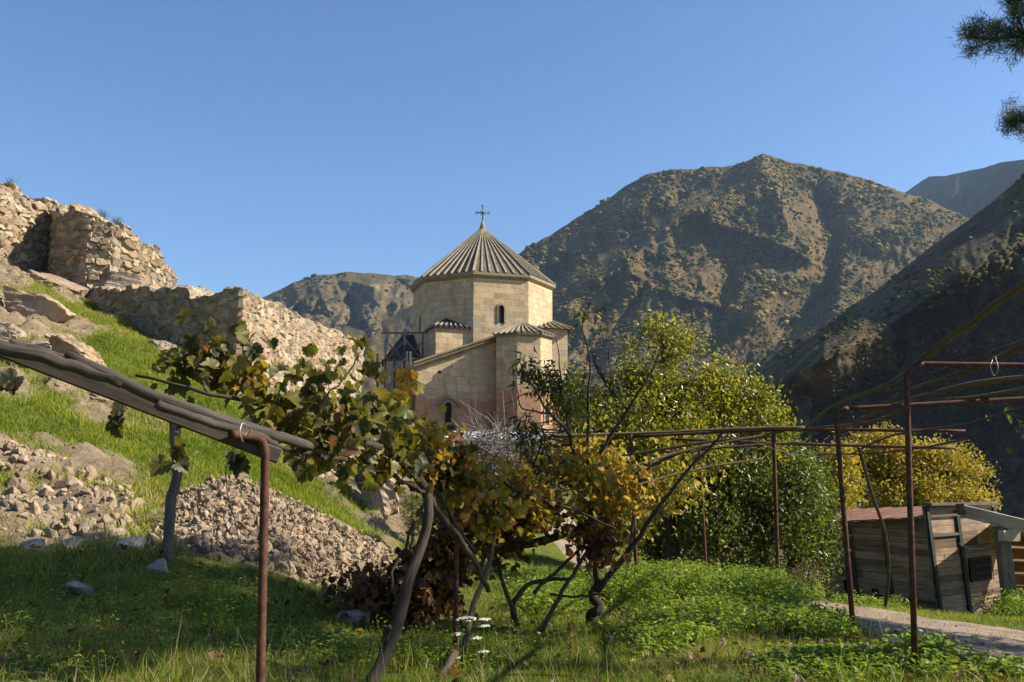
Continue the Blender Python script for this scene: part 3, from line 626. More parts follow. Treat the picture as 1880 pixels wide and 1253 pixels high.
g.tube([hp-rr*.95+gn*.08+[0, 0, -.35], hp-rr*.65+gn*.08+[0, 0, -.15], hp-rr*.4+gn*.08+[0, 0, .12], hp+gn*.08+[0, 0, .28], hp+rr*.4+gn*.08+[0, 0, .12], hp+rr*.65+gn*.08+[0, 0, -.15], hp+rr*.95+gn*.08+[0, 0, -.35]], .09, 6); g.build('carved_hood', M['cornice'], CH)
g = MB(); q = np.array([GL[0]+(GR[0]-GL[0])*.26, GL[1]+(GR[1]-GL[1])*.26, zat(683, 66)]); g.beam(q-rr*.1+gn*.012, q+rr*.1+gn*.012, .03, .2); g.build('putlog_hole', M['void'], CH)
# left corner turret block
tb = [(xat(783, 620, 70.5), 70.5), (xat(800, 620, 68.2), 68.2), (xat(876, 620, 69.6), 69.6), (xat(876, 620, 73), 73), (xat(783, 620, 73), 73)]
tz = zat(600, 68.5); wall('corner_block', tb, CZ, tz, M['ashlar'], CH, True)
g = MB(); tc = np.array([xat(828, 580, 71.2), 71.2, zat(579, 71.2)]); c2 = np.mean(np.array(tb), 0); e = [np.array([*(c2+(np.array(q)-c2)*1.1), tz]) for q in tb]
for k in range(5): g.add([e[k], e[(k+1) % 5], tc], np.array([[0, 1, 2]]))
g.add([q-[0, 0, .12] for q in e] + e, np.array([[k, (k+1) % 5, 5+(k+1) % 5, 5+k] for k in range(5)]))
rb = g.build('block_roof', M['blackroof'], CH)
g = MB()
for k in range(9):
    f = k/8.5; p0 = e[1]+(e[2]-e[1])*f; g.beam(p0+[0, -.08, .05], p0+(tc-p0)*.22+[0, 0, .06], .13, .1)
g.build('eaves_tile', M['rib'], CH)
# left transept (black roof) and right transept
tl = [(xat(704, 700, 75), 75.), (xat(760, 700, 72.2), 72.2), (xat(795, 700, 73), 73.), (xat(795, 700, 78), 78.), (xat(704, 700, 79), 79.)]
zl = zat(658, 73); wall('transept', tl, CZ-2.6, zl, M['ashlar'], CH, True)
g = MB(); r1 = np.array([xat(738, 617, 75), 75.2, zat(615, 75)]); r2 = np.array([xat(785, 617, 75), 75.2, zat(612, 75)]); c2 = np.mean(np.array(tl), 0); e = [np.array([*(c2+(np.array(q)-c2)*1.08), zl]) for q in tl]
g.add([e[0], e[1], e[2], e[3], e[4], r1, r2], [np.array([[0, 1, 5]]), np.array([[1, 2, 6, 5]]), np.array([[3, 4, 5, 6]]), np.array([[4, 0, 5]])])
g.build('transept_roof', M['blackroof'], CH)
tr = [(xat(990, 640, 72), 72.), (xat(1042, 640, 72.8), 72.8), (xat(1042, 640, 79), 79.), (xat(990, 640, 79), 79.)]
zr_ = zat(606, 73); wall('transept', tr, CZ-2.6, zr_, M['ashlar'], CH, True)
g = MB(); e = [np.array([q[0], q[1], zr_]) for q in tr]; e[0] += [-.5, -.5, .0]; e[1] += [.5, -.5, -.05]; r1 = np.array([xat(985, 585, 75), 75, zat(584, 75)]); r2 = np.array([xat(1012, 590, 75), 75, zat(590, 75)])
g.add([*e, r1, r2], [np.array([[0, 1, 5, 4]]), np.array([[1, 2, 5]]), np.array([[2, 3, 4, 5]])]); ro = g.build('transept_roof', M['lead'], CH)
g = MB()
for k in range(7): f = k/6; p0 = e[0]+(e[1]-e[0])*f; p1 = r1+(r2-r1)*f; g.beam(p0+[0, 0, .06], p1+[0, 0, .06], .12, .1)
g.build('roof_rib', M['rib'], ro)
# timber scaffold left of the church
SF = empty('scaffold', at(730, 780, 69), 'weathered timber scaffold with crossed braces and stair rail left of the church', 'scaffold')
def P3(px, py, d): return at(px, py, d)
g = MB()
for (x1, y1, x2, y2) in ((742,616,742,780),(708,640,706,780),(693,650,692,780),(776,612,776,668),(724,640,724,780)): 
    h = MB(); h.beam(P3(x1, y1, 69), P3(x2, y2, 69), .14, .14, (0, 1, 0)); h.build('post', M['greywood'], SF)
for (x1, y1, x2, y2) in ((745,625,775,662),(773,630,745,664),(740,628,706,665),(715,632,740,662),(700,612,786,611),(700,662,790,662)):
    h = MB(); h.beam(P3(x1, y1, 68.8), P3(x2, y2, 68.8), .14, .12, (0, 1, 0)); h.build('brace', M['greywood'], SF)
h = MB(); h.beam(P3(711, 692, 68.3), P3(745, 658, 68.3), .16, .2, (0, 1, 0)); h.build('stair_rail', M['palewood'], SF)
h = MB(); h.beam(P3(711, 690, 68.2), P3(711, 722, 68.2), .32, .14, (0, 1, 0)); h.build('stair_post', M['palewood'], SF)
for x_ in (747, 753): h = MB(); h.beam(P3(x_, 646, 68.2), P3(x_, 672, 68.2), .14, .14, (0, 1, 0)); h.build('stair_post', M['palewood'], SF)
h = MB(); h.beam(P3(690, 726, 68.2), P3(745, 680, 68.6), .12, .12, (0, 1, 0)); h.build('stair_rail', M['palewood'], SF)
# board lean-to between scaffold and gable
BL = empty('board_shed', at(752, 790, 66.5), 'grey upright-board lean-to against the left corner of the church', 'shed')
g = MB()
for k in range(8): x_ = 741+k*3.1; g.beam(at(x_, 690-k*1.5, 66.2), at(x_, 800, 66.2), .13, .05, (0, 1, 0), rnd=rng.random()*.7)
g.build('board_wall', M['greywood'], BL)
g = MB(); g.beam(at(738, 690, 66.6), at(768, 672, 66.2), .5, .08, (0, 0, 1)); g.build('board_roof', M['greywood'], BL)

# ------------------------------------------------------------------ stone ruins
m = NM('rubble_masonry'); r = m.attr('rnd').outputs['Fac']; mo = m.n('ShaderNodeSeparateXYZ', {0: m.attr('tex').outputs['Vector']}).outputs[0]; v = m.coord('Object')
c = m.ramp(r, [(0, (.15, .115, .075)), (.2, (.33, .26, .17)), (.4, (.24, .155, .095)), (.6, (.37, .315, .225)), (.8, (.19, .17, .13)), (1, (.42, .35, .25))], 'CONSTANT')
c = m.mix(.55, c, m.ramp(m.noise(v, 7, 6, .65), [(.33, (.55, .5, .45)), (.62, (1.05, 1.03, 1))]), 'MULTIPLY')
c = m.mix(m.math('MULTIPLY', mo, .8), (.36, .29, .20), c)
M['masonry'] = m.done(c, .93, m.bump(m.noise(v, 14, 6, .7), .6, .03), 0, .15)
def rubblewall(name, foot, z0, zt, thick, parent, sw=.36, sh=.24, step=.055, seed=1, depth=.075, jag=.16):
    P = np.array([(a, b) for a, b in foot]); L = np.concatenate([[0], np.cumsum(np.hypot(*np.diff(P, axis=0).T))]); n = int(L[-1]/step)
    u = np.linspace(0, L[-1], n); x = np.interp(u, L, P[:, 0]); y = np.interp(u, L, P[:, 1]); zb = np.interp(u, L, z0); ztp = np.interp(u, L, zt)
    ztp = ztp + jag*(_h(np.floor(u/.42), np.floor(u/.42)*0, seed)-.5) + jag*.8*fbm(u*.8, u*0, seed+2, 3)
    k = np.clip(np.searchsorted(L, u, side='right')-1, 0, len(P)-2); T = np.diff(P, axis=0); T /= np.hypot(*T.T)[:, None]
    N = np.stack([T[:, 1], -T[:, 0]], -1)[k]        # faces the right of the walking direction
    kw = int(1.3/step); Np = np.pad(N, ((kw, kw), (0, 0)), 'edge'); cs = np.cumsum(np.vstack([np.zeros((1, 2)), Np]), 0); NB = (cs[2*kw+1:]-cs[:-2*kw-1])/(2*kw+1)
    NB = NB/np.hypot(*NB.T)[:, None]
    nv = int((ztp-zb).max()/step)+2; nt = max(3, int(thick/step)); nb = 6
    V = np.zeros((nv+nt+nb, n, 3)); Nn = np.zeros_like(V); S = np.zeros((nv+nt+nb, n))
    f = np.linspace(0, 1, nv)[:, None]
    V[:nv, :, 0] = x; V[:nv, :, 1] = y; V[:nv, :, 2] = zb + (ztp-zb)*f; Nn[:nv, :, :2] = N; S[:nv] = V[:nv, :, 2]
    g_ = np.linspace(0, 1, nt+1)[1:, None]
    V[nv:nv+nt, :, 0] = x - NB[:, 0]*thick*g_; V[nv:nv+nt, :, 1] = y-NB[:, 1]*thick*g_; V[nv:nv+nt, :, 2] = ztp; Nn[nv:nv+nt, :, 2] = 1; S[nv:nv+nt] = ztp + thick*g_
    h_ = np.linspace(0, 1, nb+1)[1:, None]
    V[nv+nt:, :, 0] = x-NB[:, 0]*thick; V[nv+nt:, :, 1] = y-NB[:, 1]*thick; V[nv+nt:, :, 2] = ztp+(zb-ztp)*h_; Nn[nv+nt:, :, :2] = -NB; S[nv+nt:] = ztp+thick+(ztp-zb)*h_
    U = np.broadcast_to(u, S.shape) + .12*fbm(np.broadcast_to(u, S.shape)*2.3, S*2.3, seed+5, 2); SS = S + .10*fbm(U*2.1, S*2.1, seed+6, 2)
    wp = .10*fbm(U*6, S*6, seed+31, 2); f1, f2, idn, ox, oy = voro(U/sw+wp, SS/sh+wp, seed, off=True); e = sstep(.015, .13, f2-f1); r1 = _h(np.floor(idn*997), idn*0, 3); r2 = _h(np.floor(idn*997), idn*0, 4); r3 = _h(np.floor(idn*997), idn*0, 6)
    disp = e*depth*(.35+1.0*r1+(r2-.5)*ox*1.6+(r3-.5)*oy*2.0) + .05*fbm(U*.9, S*.9, seed+8, 3) + .022*fbm(U*9, S*9, seed+40, 2)
    V += Nn*disp[..., None]
    r_, n_ = S.shape; ii = np.arange(r_-1)[:, None]*n_ + np.arange(n_-1)[None]; g = MB()
    tex = np.stack([e, U, S], -1)
    g.add(V.reshape(-1, 3), np.stack([ii, ii+1, ii+n_+1, ii+n_], -1).reshape(-1, 4), idn.ravel(), tex.reshape(-1, 3))
    for c_ in (0, n_-1):                           # end caps
        loop = np.arange(r_)*n_+c_; cv = V.reshape(-1, 3)[loop]; g.add(cv, [np.array([list(range(r_))[::(-1 if c_ else 1)]])], .3, np.tile([1., 0, 0], (r_, 1)))
    return g.build(name, M['masonry'], parent)
def fxy(px, py, d): p = at(px, py, d); return (p[0], p[1])
RW = empty('ruined_wall', (-8.5, 28, 4), 'lower ruined rubble-stone wall with sharp corner, one sunlit face and one shaded', 'ruin')
c0 = fxy(441, 600, 28); c1 = fxy(664, 680, 41.5); c2_ = fxy(310, 600, 30.2); c3 = fxy(175, 560, 33.2)
ztc = zat(532, 28)
zq1, zq2 = zat(537, 29.4), zat(548, 30.0)
rubblewall('wall_face', [c3, c2_, fxy(345, 600, 29.4), fxy(350, 600, 29.35), c0, c1], [5.4, 4.2, 4.2, 4.2, 3.2, 2.6], [zat(532, 33.2), zat(527, 30.2), zat(535, 29.4), zat(548, 29.3), ztc, zat(632, 41.5)], .9, RW, .33, .23, seed=8)
UR = empty('ruined_tower', at(200, 500, 36), 'upper ruined round tower of rubble stone with broken stepped top above the grass slope', 'ruin')
tp = [(-330,330,30),(-150,340,31),(0,420,34.5),(97,440,38.0),(99,440,36.4),(120,440,35.4),(160,450,34.8),(205,460,35),(250,480,36.2),(290,500,38.2),(322,510,41)]
tt = [290,305,332,386,384,387,391,402,432,470,512]
rubblewall('curved_wall', [fxy(*q) for q in tp], [zat(560, q[2])-.5 for q in tp], [zat(t_, q[2]) for t_, q in zip(tt, tp)], 1.0, UR, .42, .27, seed=14, depth=.12, jag=.35)
# ------------------------------------------------------------------ rocks
def rock(name, px, py, d, sx, sy, sz, seed, label, mat='rock', sub=5, sink=.5, rz=0.0, tilt=(0, 0), cuts=9, group=None, rough=.16, z=None):
    V, Fc = rockshape(seed, sub, cuts, rough); p = at(px, py, d)
    zz = float(gzf(np.array([p[0]]), np.array([p[1]]))[0]) if z is None else z
    V = V*np.array([sx, sy, sz]); a, b = tilt[0]*.7, tilt[1]*.7; sink = sink+.1 if sub == 5 else sink
    Ry = np.array([[math.cos(a), 0, math.sin(a)], [0, 1, 0], [-math.sin(a), 0, math.cos(a)]]); Rx = np.array([[1, 0, 0], [0, math.cos(b), -math.sin(b)], [0, math.sin(b), math.cos(b)]])
    Rz = np.array([[math.cos(rz), -math.sin(rz), 0], [math.sin(rz), math.cos(rz), 0], [0, 0, 1]])
    V = V@(Rz@Ry@Rx).T; loc = np.array([p[0], p[1], zz + sz*(1-2*sink)*.5]); g = MB(); g.add(V+loc, Fc, (seed*.37) % 1)
    return tag(g.build(name, M[mat], loc=loc, smooth=False), label, 'rock', group)
gR = 'pale rock outcrops on the grass slope'
rock('rock_outcrop', 60, 615, 24.5, 1.5, .9, .75, 5, 'large pale rock outcrop high on the grass slope at the left edge', rz=.3, tilt=(.45, -.3), group=gR)
rock('rock_outcrop', 120, 640, 23, 1.1, .7, .55, 6, 'pale rock outcrop just right of the high one on the slope', rz=-.2, tilt=(.5, -.3), group=gR)
rock('rock_outcrop', -20, 660, 21, 1.0, .8, .6, 7, 'pale rock cut by the left frame edge above the log beam', tilt=(.4, -.2), group=gR)
rock('rock_outcrop', 130, 715, 19.5, .95, .7, .5, 8, 'broad pale rock slab below the log beam on the grass', rz=.1, tilt=(.55, -.4), group=gR)
rock('rock_outcrop', 180, 752, 18.5, .7, .6, .42, 19, 'lower end of the pale slab, right beneath the beam', rz=.4, tilt=(.5, -.3), group=gR)
rock('rock_outcrop', 30, 710, 19, .6, .5, .4, 10, 'small pale rock left of the broad slab below the beam', tilt=(.4, -.3), group=gR)
rock('rock_outcrop', 265, 765, 20, .8, .55, .5, 11, 'squarish tan boulder with shaded side just left of the wooden post', tilt=(.2, 0), cuts=12, group=gR)
rock('rock_outcrop', 300, 690, 25, .6, .5, .35, 12, 'pale stones at the grass edge behind the vine leaves', tilt=(.2, 0), group=gR)
rock('rock_outcrop', 20, 500, 34, 3.2, 1.6, 1.1, 13, 'smooth sunlit bedrock below the ruined tower at the left edge', tilt=(.5, -.5), group=gR, z=7.9)
rock('rock_outcrop', 120, 528, 34.2, 1.7, 1.0, 1.0, 14, 'brown bedrock lump at the foot of the ruined tower', tilt=(.2, -.2), group=gR, z=8.3)
rock('rock_outcrop', 220, 520, 34.8, 2.2, 1.0, .9, 15, 'long rough bedrock ledge carrying the right half of the tower', tilt=(.1, -.2), group=gR, z=8.5)
rock('rock_outcrop', 600, 880, 21, 1.6, 1.2, .9, 16, 'pale eroded bank rock above the strip of grass by the rubble', rz=.2, tilt=(.6, -.4), group=gR)
rock('rock_outcrop', 690, 935, 19, 1.3, .9, .95, 17, 'orange-tinted bank rock with a shaded hollow beside the vine trunk', tilt=(.6, -.3), group=gR)
rock('rock_outcrop', 560, 830, 23, 1.8, 1.0, .8, 18, 'upper pale bank rock beneath the vine leaves', tilt=(.5, -.3), group=gR)
rock('rock_outcrop', 92, 688, 20.5, 1.25, .8, .6, 72, 'long pale rock ledge just above the log beam, left of the grass', rz=.2, tilt=(.5, -.35), group=gR)
rock('rock_outcrop', 215, 785, 18.6, .75, .55, .4, 73, 'low pale rock under the beam where the plank crosses the slope', rz=-.2, tilt=(.5, -.3), group=gR)
rock('rock_outcrop', 30, 575, 26, 1.5, .9, .55, 74, 'uppermost flat rock on the slope below the smooth bedrock', tilt=(.5, -.3), group=gR)
gS = 'grey field stones lying in the shaded grass'
rock('field_stone', 145, 1080, 7.5, .19, .16, .12, 31, 'rounded grey boulder half sunk in the shaded grass', 'greyrock', 3, .3, group=gS, rough=.05)
rock('field_stone', 62, 990, 9.2, .24, .2, .10, 32, 'flat grey stone at the left edge of the shaded grass', 'greyrock', 3, .3, group=gS)
rock('field_stone', 130, 995, 9.2, .15, .12, .10, 33, 'dark grey stone between the flat stone and the pointed one', 'greyrock', 3, .3, group=gS)
rock('field_stone', 245, 998, 9.0, .19, .15, .12, 34, 'pointed grey stone left of the wooden post', 'greyrock', 3, .3, group=gS)
rock('field_stone', 225, 1012, 8.7, .08, .08, .06, 35, 'small bluish stone in front of the pointed grey stone', 'greyrock', 3, .3, group=gS)
rock('field_stone', 285, 1035, 8.2, .15, .12, .09, 36, 'flat dark stone in the grass just in front of the wooden post', 'greyrock', 3, .35, group=gS)
rock('field_stone', 655, 1135, 8.2, .22, .16, .12, 37, 'dark stone in the deep shade near the vine trunk', 'greyrock', 3, .35, group=gS)
rock('field_stone', 320, 995, 9.2, .2, .16, .16, 38, 'pale blocky stone behind the foot of the wooden post', 'rubble', 3, .3, group=gS)
# rubble pile --------------------------------------------------------
def ptsin(poly, n, dfun, seed, cond=None):
    r = np.random.default_rng(seed); xs, ys = zip(*poly); out = []
    while len(out) < n:
        a, b = r.uniform(min(xs), max(xs)), r.uniform(min(ys), max(ys))
        if inpoly(np.array([a]), np.array([b]), poly)[0]: out.append((a, b))
    return np.array(out)
PILE = [(245,1000),(275,950),(330,905),(380,880),(430,876),(480,890),(560,925),(620,960),(690,995),(745,1035),(750,1085),(640,1075),(560,1060),(480,1030),(400,1008),(320,1008)]
pile_top = lambda x: np.interp(x, [240,330,400,450,560,620,745], [995,905,878,880,925,960,1035]); pile_bot = lambda x: np.interp(x, [240,400,480,560,640,750], [1005,1010,1035,1062,1080,1090])
def pilept(px, py):
    t = np.clip((py-pile_top(px))/np.maximum(pile_bot(px)-pile_top(px), 8), 0, 1); d = 12.6 + (px-430)*.001 - t*(3.4-(px-430)*.0012); return at(px, py, d)
# core mound under the stones
g = MB(); u = np.linspace(235, 755, 90); t = np.linspace(0, 1, 40); U, T = np.meshgrid(u, t); YY = pile_top(U)+(pile_bot(U)-pile_top(U))*T; Q = pilept(U, YY+4)
Q[..., 1] += .05; Q[..., 2] -= .05
Bk = Q[:1].copy(); Bk[..., 1] += 1.6; Bk[..., 2] -= 1.3; Q = np.concatenate([Bk, Q]); Q[-1, :, 2] -= .3
ii = np.arange(40)[:, None]*90 + np.arange(89)[None]; g.add(Q.reshape(-1, 3), np.stack([ii+90, ii+91, ii+1, ii], -1).reshape(-1, 4), .6)
tag(g.build('rubble_mound', M['rubble']), kind='stuff')
PS = ptsin(PILE, 4300, None, 5); POS = pilept(PS[:, 0], PS[:, 1]) + rng.normal(size=(4300, 3))*.02
SZ = (.018 + .08*rng.random(4300)**3)*.78; order = np.argsort(-SZ); BIG, SML = order[:300], order[300:]
RT = [hullstone(100+k, 10+k) for k in range(8)]
protos = []
for k in range(8):
    me_b = MB(); me_b.add(RT[k][0]*np.array([1, .8, .62]), RT[k][1], (k*.29) % 1); protos.append(me_b)
lab = 'broken tan stone lying in the big rubble pile behind the wooden post'
pobj = []
for k in range(8):
    o = protos[k].build('rubble_stone', M['rubble'], loc=(0, 0, 0)); tag(o, lab, 'stone', 'stones of the rubble pile'); pobj.append(o)
for q, idx in enumerate(BIG):
    o = pobj[q] if q < 8 else pobj[q % 8].copy()
    if q >= 8: COL.objects.link(o)
    o.location = tuple(POS[idx]); o.scale = (SZ[idx]*1.35,)*3; o.rotation_euler = tuple(rng.random(3)*6.28)
g = MB()
for k in range(8):
    a = SML[k::8]; g.inst(RT[k][0]*np.array([1, .8, .6]), RT[k][1], POS[a], rand_rot(len(a)), SZ[a], rng.random(len(a)), False)
tag(g.build('rubble', M['rubble']), kind='stuff')
# loose stones on the bare bank left
BK = [(-20,785),(60,785),(150,800),(230,815),(275,860),(250,930),(255,985),(180,990),(60,980),(-20,960),(-20,880)]
PB = ptsin(BK, 900, None, 9); dB = 13.2 - (PB[:, 1]-800)/190*3.4; PBp = at(PB[:, 0], PB[:, 1], dB); PBp[:, 2] = gzf(PBp[:, 0], PBp[:, 1])
SB = .015+.105*rng.random(900)**3.2; ob = np.argsort(-SB)
for q, idx in enumerate(ob[:110]):
    o = pobj[q % 8].copy(); COL.objects.link(o); o.location = tuple(PBp[idx]+np.array([0, 0, SB[idx]*.2])); o.scale = (SB[idx]*1.25, SB[idx]*1.1, SB[idx]*1.1); o.rotation_euler = tuple(rng.random(3)*6.28)
    o.name = 'bank_stone'; tag(o, 'pale stone bedded in the bare earth bank left of the rubble pile', 'stone', 'stones of the earth bank')
g = MB()
for k in range(8):
    a = ob[110:][k::8]; g.inst(RT[k][0], RT[k][1], PBp[a], rand_rot(len(a)), SB[a], rng.random(len(a)), False)
tag(g.build('gravel', M['rubble']), kind='stuff')
for (px_, py_, d_, s_, sd, lb) in ((130,870,11.9,.17,61,'large cream wedge-shaped stone in the middle of the earth bank'),(90,805,13,.12,62,'flat-topped stone at the upper edge of the earth bank'),(195,850,12.6,.12,63,'upright block at the right end of the earth bank'),(220,860,12.6,.13,64,'cream block beside the upright one in the earth bank'),(245,900,11.8,.14,65,'flat pale slab near the rubble pile'),(205,900,11.6,.11,66,'leaning pale stone below the upright block')):
    V, Fc = rockshape(sd, 3, 12, .04); p = at(px_, py_, d_); p[2] = gzf(p[0:1], p[1:2])[0]+s_*.3; g = MB(); g.add(V*np.array([s_, s_*.8, s_*.8])+p, Fc, .75); tag(g.build('bank_stone', M['rock'], loc=p), lb, 'stone')

# ------------------------------------------------------------------ grass
def grass(name, pts, hgt, wid, mat, lean=.5, rn=None, seed=0):
    n = len(pts); up = np.array([0, 0, 1.]); tip = rng.normal(size=(n, 3))*lean; tip[:, 2] = 1
    nr = rng.normal(size=(n, 3)); nr[:, 2] *= .2
    R = frames(tip, nr); g = MB(); h = hgt*(.45+.9*rng.random(n)); sc = np.stack([np.full(n, 1.)*wid*(.6+.8*rng.random(n)), h, h], -1)
    g.inst(BLADE[0], BLADE[1], pts, R, sc, rng.random(n) if rn is None else rn)
    return tag(g.build(name, mat), kind='stuff')
def scatter(n, x0, x1, y0, y1, dens, seed):
    r = np.random.default_rng(seed); x = r.uniform(x0, x1, n); y = y0 + (y1-y0)*r.random(n)
    k = dens(x, y) > r.random(n); x, y = x[k], y[k]
    z = gzf(x, y); px, py = pix(np.stack([x, y, z], -1)); v = (px > -120) & (px < 2000) & (py < 1330)
    return np.stack([x[v], y[v], z[v]-.01], -1)
cl = lambda x, y, s=7, f=1.6: np.clip(.55+.9*fbm(x*f, y*f, s, 3), .08, 1)
GV = scatter(60000, -20, 0, 9, 34, lambda x, y: (gb(x, y) > .45)*cl(x, y, 33, .8)*.8, 44); SG = (.009+.045*rng.random(len(GV))**5)*(.6+GV[:, 1]/22); g = MB()
for k in range(8):
    a = slice(k, None, 8); V, Fc = RT[k]; V = V*np.array([1, .8, .6])
    g.inst(V, Fc, GV[a], rand_rot(len(GV[a])), SG[a], rng.random(len(GV[a])), False)
PG_ = scatter(9000, -1, 8, 5, 18, lambda x, y: roadmask(x, y)*cl(x, y, 55, 1.2), 45); PG_[:, 2] += .035
for k in range(8): g.inst(RT[k][0]*np.array([1, .8, .5]), RT[k][1], PG_[k::8], rand_rot(len(PG_[k::8])), .006+.022*rng.random(len(PG_[k::8]))**4, rng.random(len(PG_[k::8])), False)
tag(g.build('gravel', M['rubble']), kind='stuff')
G1 = scatter(230000, -6.5, 7, 3.6, 9.5, lambda x, y: cl(x, y)*(1-roadmask(x, y))*np.where(gb(x, y) > .3, .1, 1), 1)
G1k = np.clip(fbm(G1[:, 0]*.7, G1[:, 1]*.7, 77, 3)*.5+.38+rng.normal(size=len(G1))*.2, 0, 1)
dry = fbm(G1[:, 0]*.5+3, G1[:, 1]*.5, 78, 2) > .12; G1k = np.where(dry & (rng.random(len(G1)) < .4), .85+.15*rng.random(len(G1)), G1k)
grass('grass', G1, .085, .0045, M['grass'], .55, G1k)
G2 = scatter(120000, -7, 12, 9.3, 20, lambda x, y: cl(x, y)*np.clip(1.08-roadmask(x, y)*(1+.5*fbm(x*3, y*3, 91, 2)), 0, 1)*(1-gb(x, y)), 2)
grass('grass', G2, .10, .009, M['grass'], .5, np.clip(fbm(G2[:, 0]*.5, G2[:, 1]*.5, 79, 3)*.4+.45+rng.normal(size=len(G2))*.16, 0, .93))
def dens3(x, y): return np.clip(.8+.5*fbm(x*.9, y*.9, 9, 3), .1, 1)*(1-gb(x, y))*np.where(y > 10, 1, 0)
G3 = scatter(330000, -20, -2.2, 10, 37, dens3, 3); k = (G3[:, 0] < -3.6) | (G3[:, 1] > 14); G3 = G3[k]
grass('grass', G3, .14, .016, M['hillgrass'], .45, np.clip(fbm(G3[:, 0]*.55, G3[:, 1]*.55, 80, 3)*.9+.40+rng.normal(size=len(G3))*.2, 0, 1))
# taller tufts and dry stems in the foreground
T0 = scatter(900, -5.5, 5, 4.2, 9, lambda x, y: cl(x, y, 12, .8)**2*np.where(x < -.6, 1, .35)*(1-roadmask(x, y)), 4); T1 = np.repeat(T0, 34, 0); T1[:, :2] += rng.normal(size=(len(T1), 2))*.05; T1[:, 2] = gzf(T1[:, 0], T1[:, 1])-.01
grass('grass_tufts', T1, .21, .006, M['grass'], .38)
D0 = scatter(1500, -5.5, 5, 4.3, 9, lambda x, y: cl(x, y, 15, .9)**2*(1-roadmask(x, y)), 6)
grass('dry_grass', D0, .32, .004, M['straw'], .3)

# ------------------------------------------------------------------ plants
def leaves(name, C, spread, per, size, tpl, mat, parent, droop=.0, rn=None, tilt=1.0, up=None, ctr=None):
    """per leaves round every cluster centre"""
    C = np.asarray(C); n = len(C)*per; P = np.repeat(C, per, 0) + rng.normal(size=(n, 3))*np.asarray(spread)
    s = size*(.6+.8*rng.random(n))
    tip = rng.normal(size=(n, 3)); tip[:, 2] -= droop; nr = rng.normal(size=(n, 3))*tilt
    nr += np.array(up if up is not None else (0, 0, .6)); R = frames(tip, nr)
    r0 = np.clip(np.repeat(rng.random(len(C)), per)*.45 + rng.random(n)*.6, 0, 1) if rn is None else rn(P)
    g = MB(); g.inst(tpl[0], tpl[1], P, R, s, r0); return g.build(name, mat, parent)
def blobpts(blobs, n, seed, hollow=.35, thr=-.25, fs=1.1):
    r = np.random.default_rng(seed); vol = np.array([b[3]*b[4]*b[5] for b in blobs])**.8; pr = vol/vol.sum(); out = []
    cnt = 0
    while cnt < n:
        k = r.choice(len(blobs), n, p=pr); B = np.array(blobs)[k]; d = r.normal(size=(n, 3)); d /= np.linalg.norm(d, axis=1)[:, None]; rad = (hollow + (1-hollow)*r.random(n))**.6
        P = B[:, :3] + d*rad[:, None]*B[:, 3:6]*(1+.18*r.normal(size=n))[:, None]
        keep = fbm(P[:, 0]*fs+P[:, 2]*.7, P[:, 2]*fs+P[:, 1]*.5, seed, 3) > thr; P = P[keep]; out.append(P); cnt += len(P)
    return np.concatenate(out)[:n]
def pb(px, py, rx, ry, d, depth=None):
    p = at(px, py, d); k = d/F; return (p[0], p[1], p[2], rx*k, (depth if depth else max(rx, ry)*k*.8), ry*k)
def tree(name, label, cat, base, limbs, blobs, ncl, per, size, spread, tpl, lmat, seed, trunk_r=.12, bark='bark', droop=.2, twig_r=.012, group=None, thr=-.25, gparts=('trunk', 'crown'), fs=1.1, up=None, ntw=None):
    T = empty(name, base, label, cat, group); g = MB(); nodes = []
    for L in limbs:
        pts, r0, r1 = L; Q = spline(np.array(pts), 16, .012 if r0 < .05 else .03); g.tube(Q, np.linspace(r0, r1, 16), 7, rng.random(), .08); nodes.append(Q)
    nodes = np.concatenate(nodes); C = blobpts(blobs, ncl, seed, thr=thr, fs=fs); r = np.random.default_rng(seed)
    sel = C if ntw is None else C[r.choice(len(C), min(ntw, len(C)), replace=False)]
    for c in sel:
        d = np.linalg.norm(nodes-c, axis=1); j = int(np.argmin(d + (nodes[:, 2] > c[2])*.5)); a = nodes[j]; mid = (a+c)/2 + r.normal(size=3)*.06*d[j]; mid[2] -= .05*d[j]
        q = spline(np.array([a, mid, c]), 6); g.tube(q, np.linspace(twig_r*(1+d[j]*.25), twig_r*.35, 6), 4, .4, cap=False)
    g.build(gparts[0], M[bark], T); leaves(gparts[1], C, spread, per, size, tpl, lmat, T, droop, up=up); return T
def W(*pts): return [at(*p) for p in pts]
# --- bright walnut-like tree behind the trellis
d = 17.0; b0 = gp(1230, 1040, d)
tree('fruit_tree', 'big sunlit yellow-green tree with rounded crown right of the church', 'tree', b0,
 [([b0, *W((1225,950,d),(1215,860,d))], .17, .11), (W((1215,860,d),(1150,780,d),(1110,700,d),(1090,650,d)), .09, .03), (W((1215,860,d),(1230,760,d),(1220,660,d),(1210,610,d)), .09, .025), (W((1215,880,d),(1300,800,d+.5),(1370,740,d+.5),(1400,730,d)), .09, .03), (W((1225,930,d),(1330,860,d-.5),(1410,800,d)), .08, .03), (W((1215,900,d),(1120,840,d-.4),(1060,800,d)), .07, .03)],
 [pb(1215,668,70,60,d), pb(1130,720,60,60,d), pb(1280,735,95,75,d), pb(1185,790,115,66,d-.6), pb(1370,775,66,50,d), pb(1418,800,36,40,d), pb(1290,830,130,46,d-.4), pb(1200,605,26,20,d), pb(1262,628,24,26,d), pb(1330,700,40,26,d), pb(1395,725,26,20,d), pb(1240,610,16,16,d), pb(1170,640,26,22,d), pb(1085,780,62,66,d+.3), pb(1050,730,28,40,d+.3), pb(1110,860,100,60,d+.2), pb(1110,690,44,40,d+.2), pb(1090,660,24,22,d)],
 1500, 24, .078, .14, LEAF, M['leaf_bright'], 21, thr=-.02, fs=1.6, droop=.5, ntw=420)
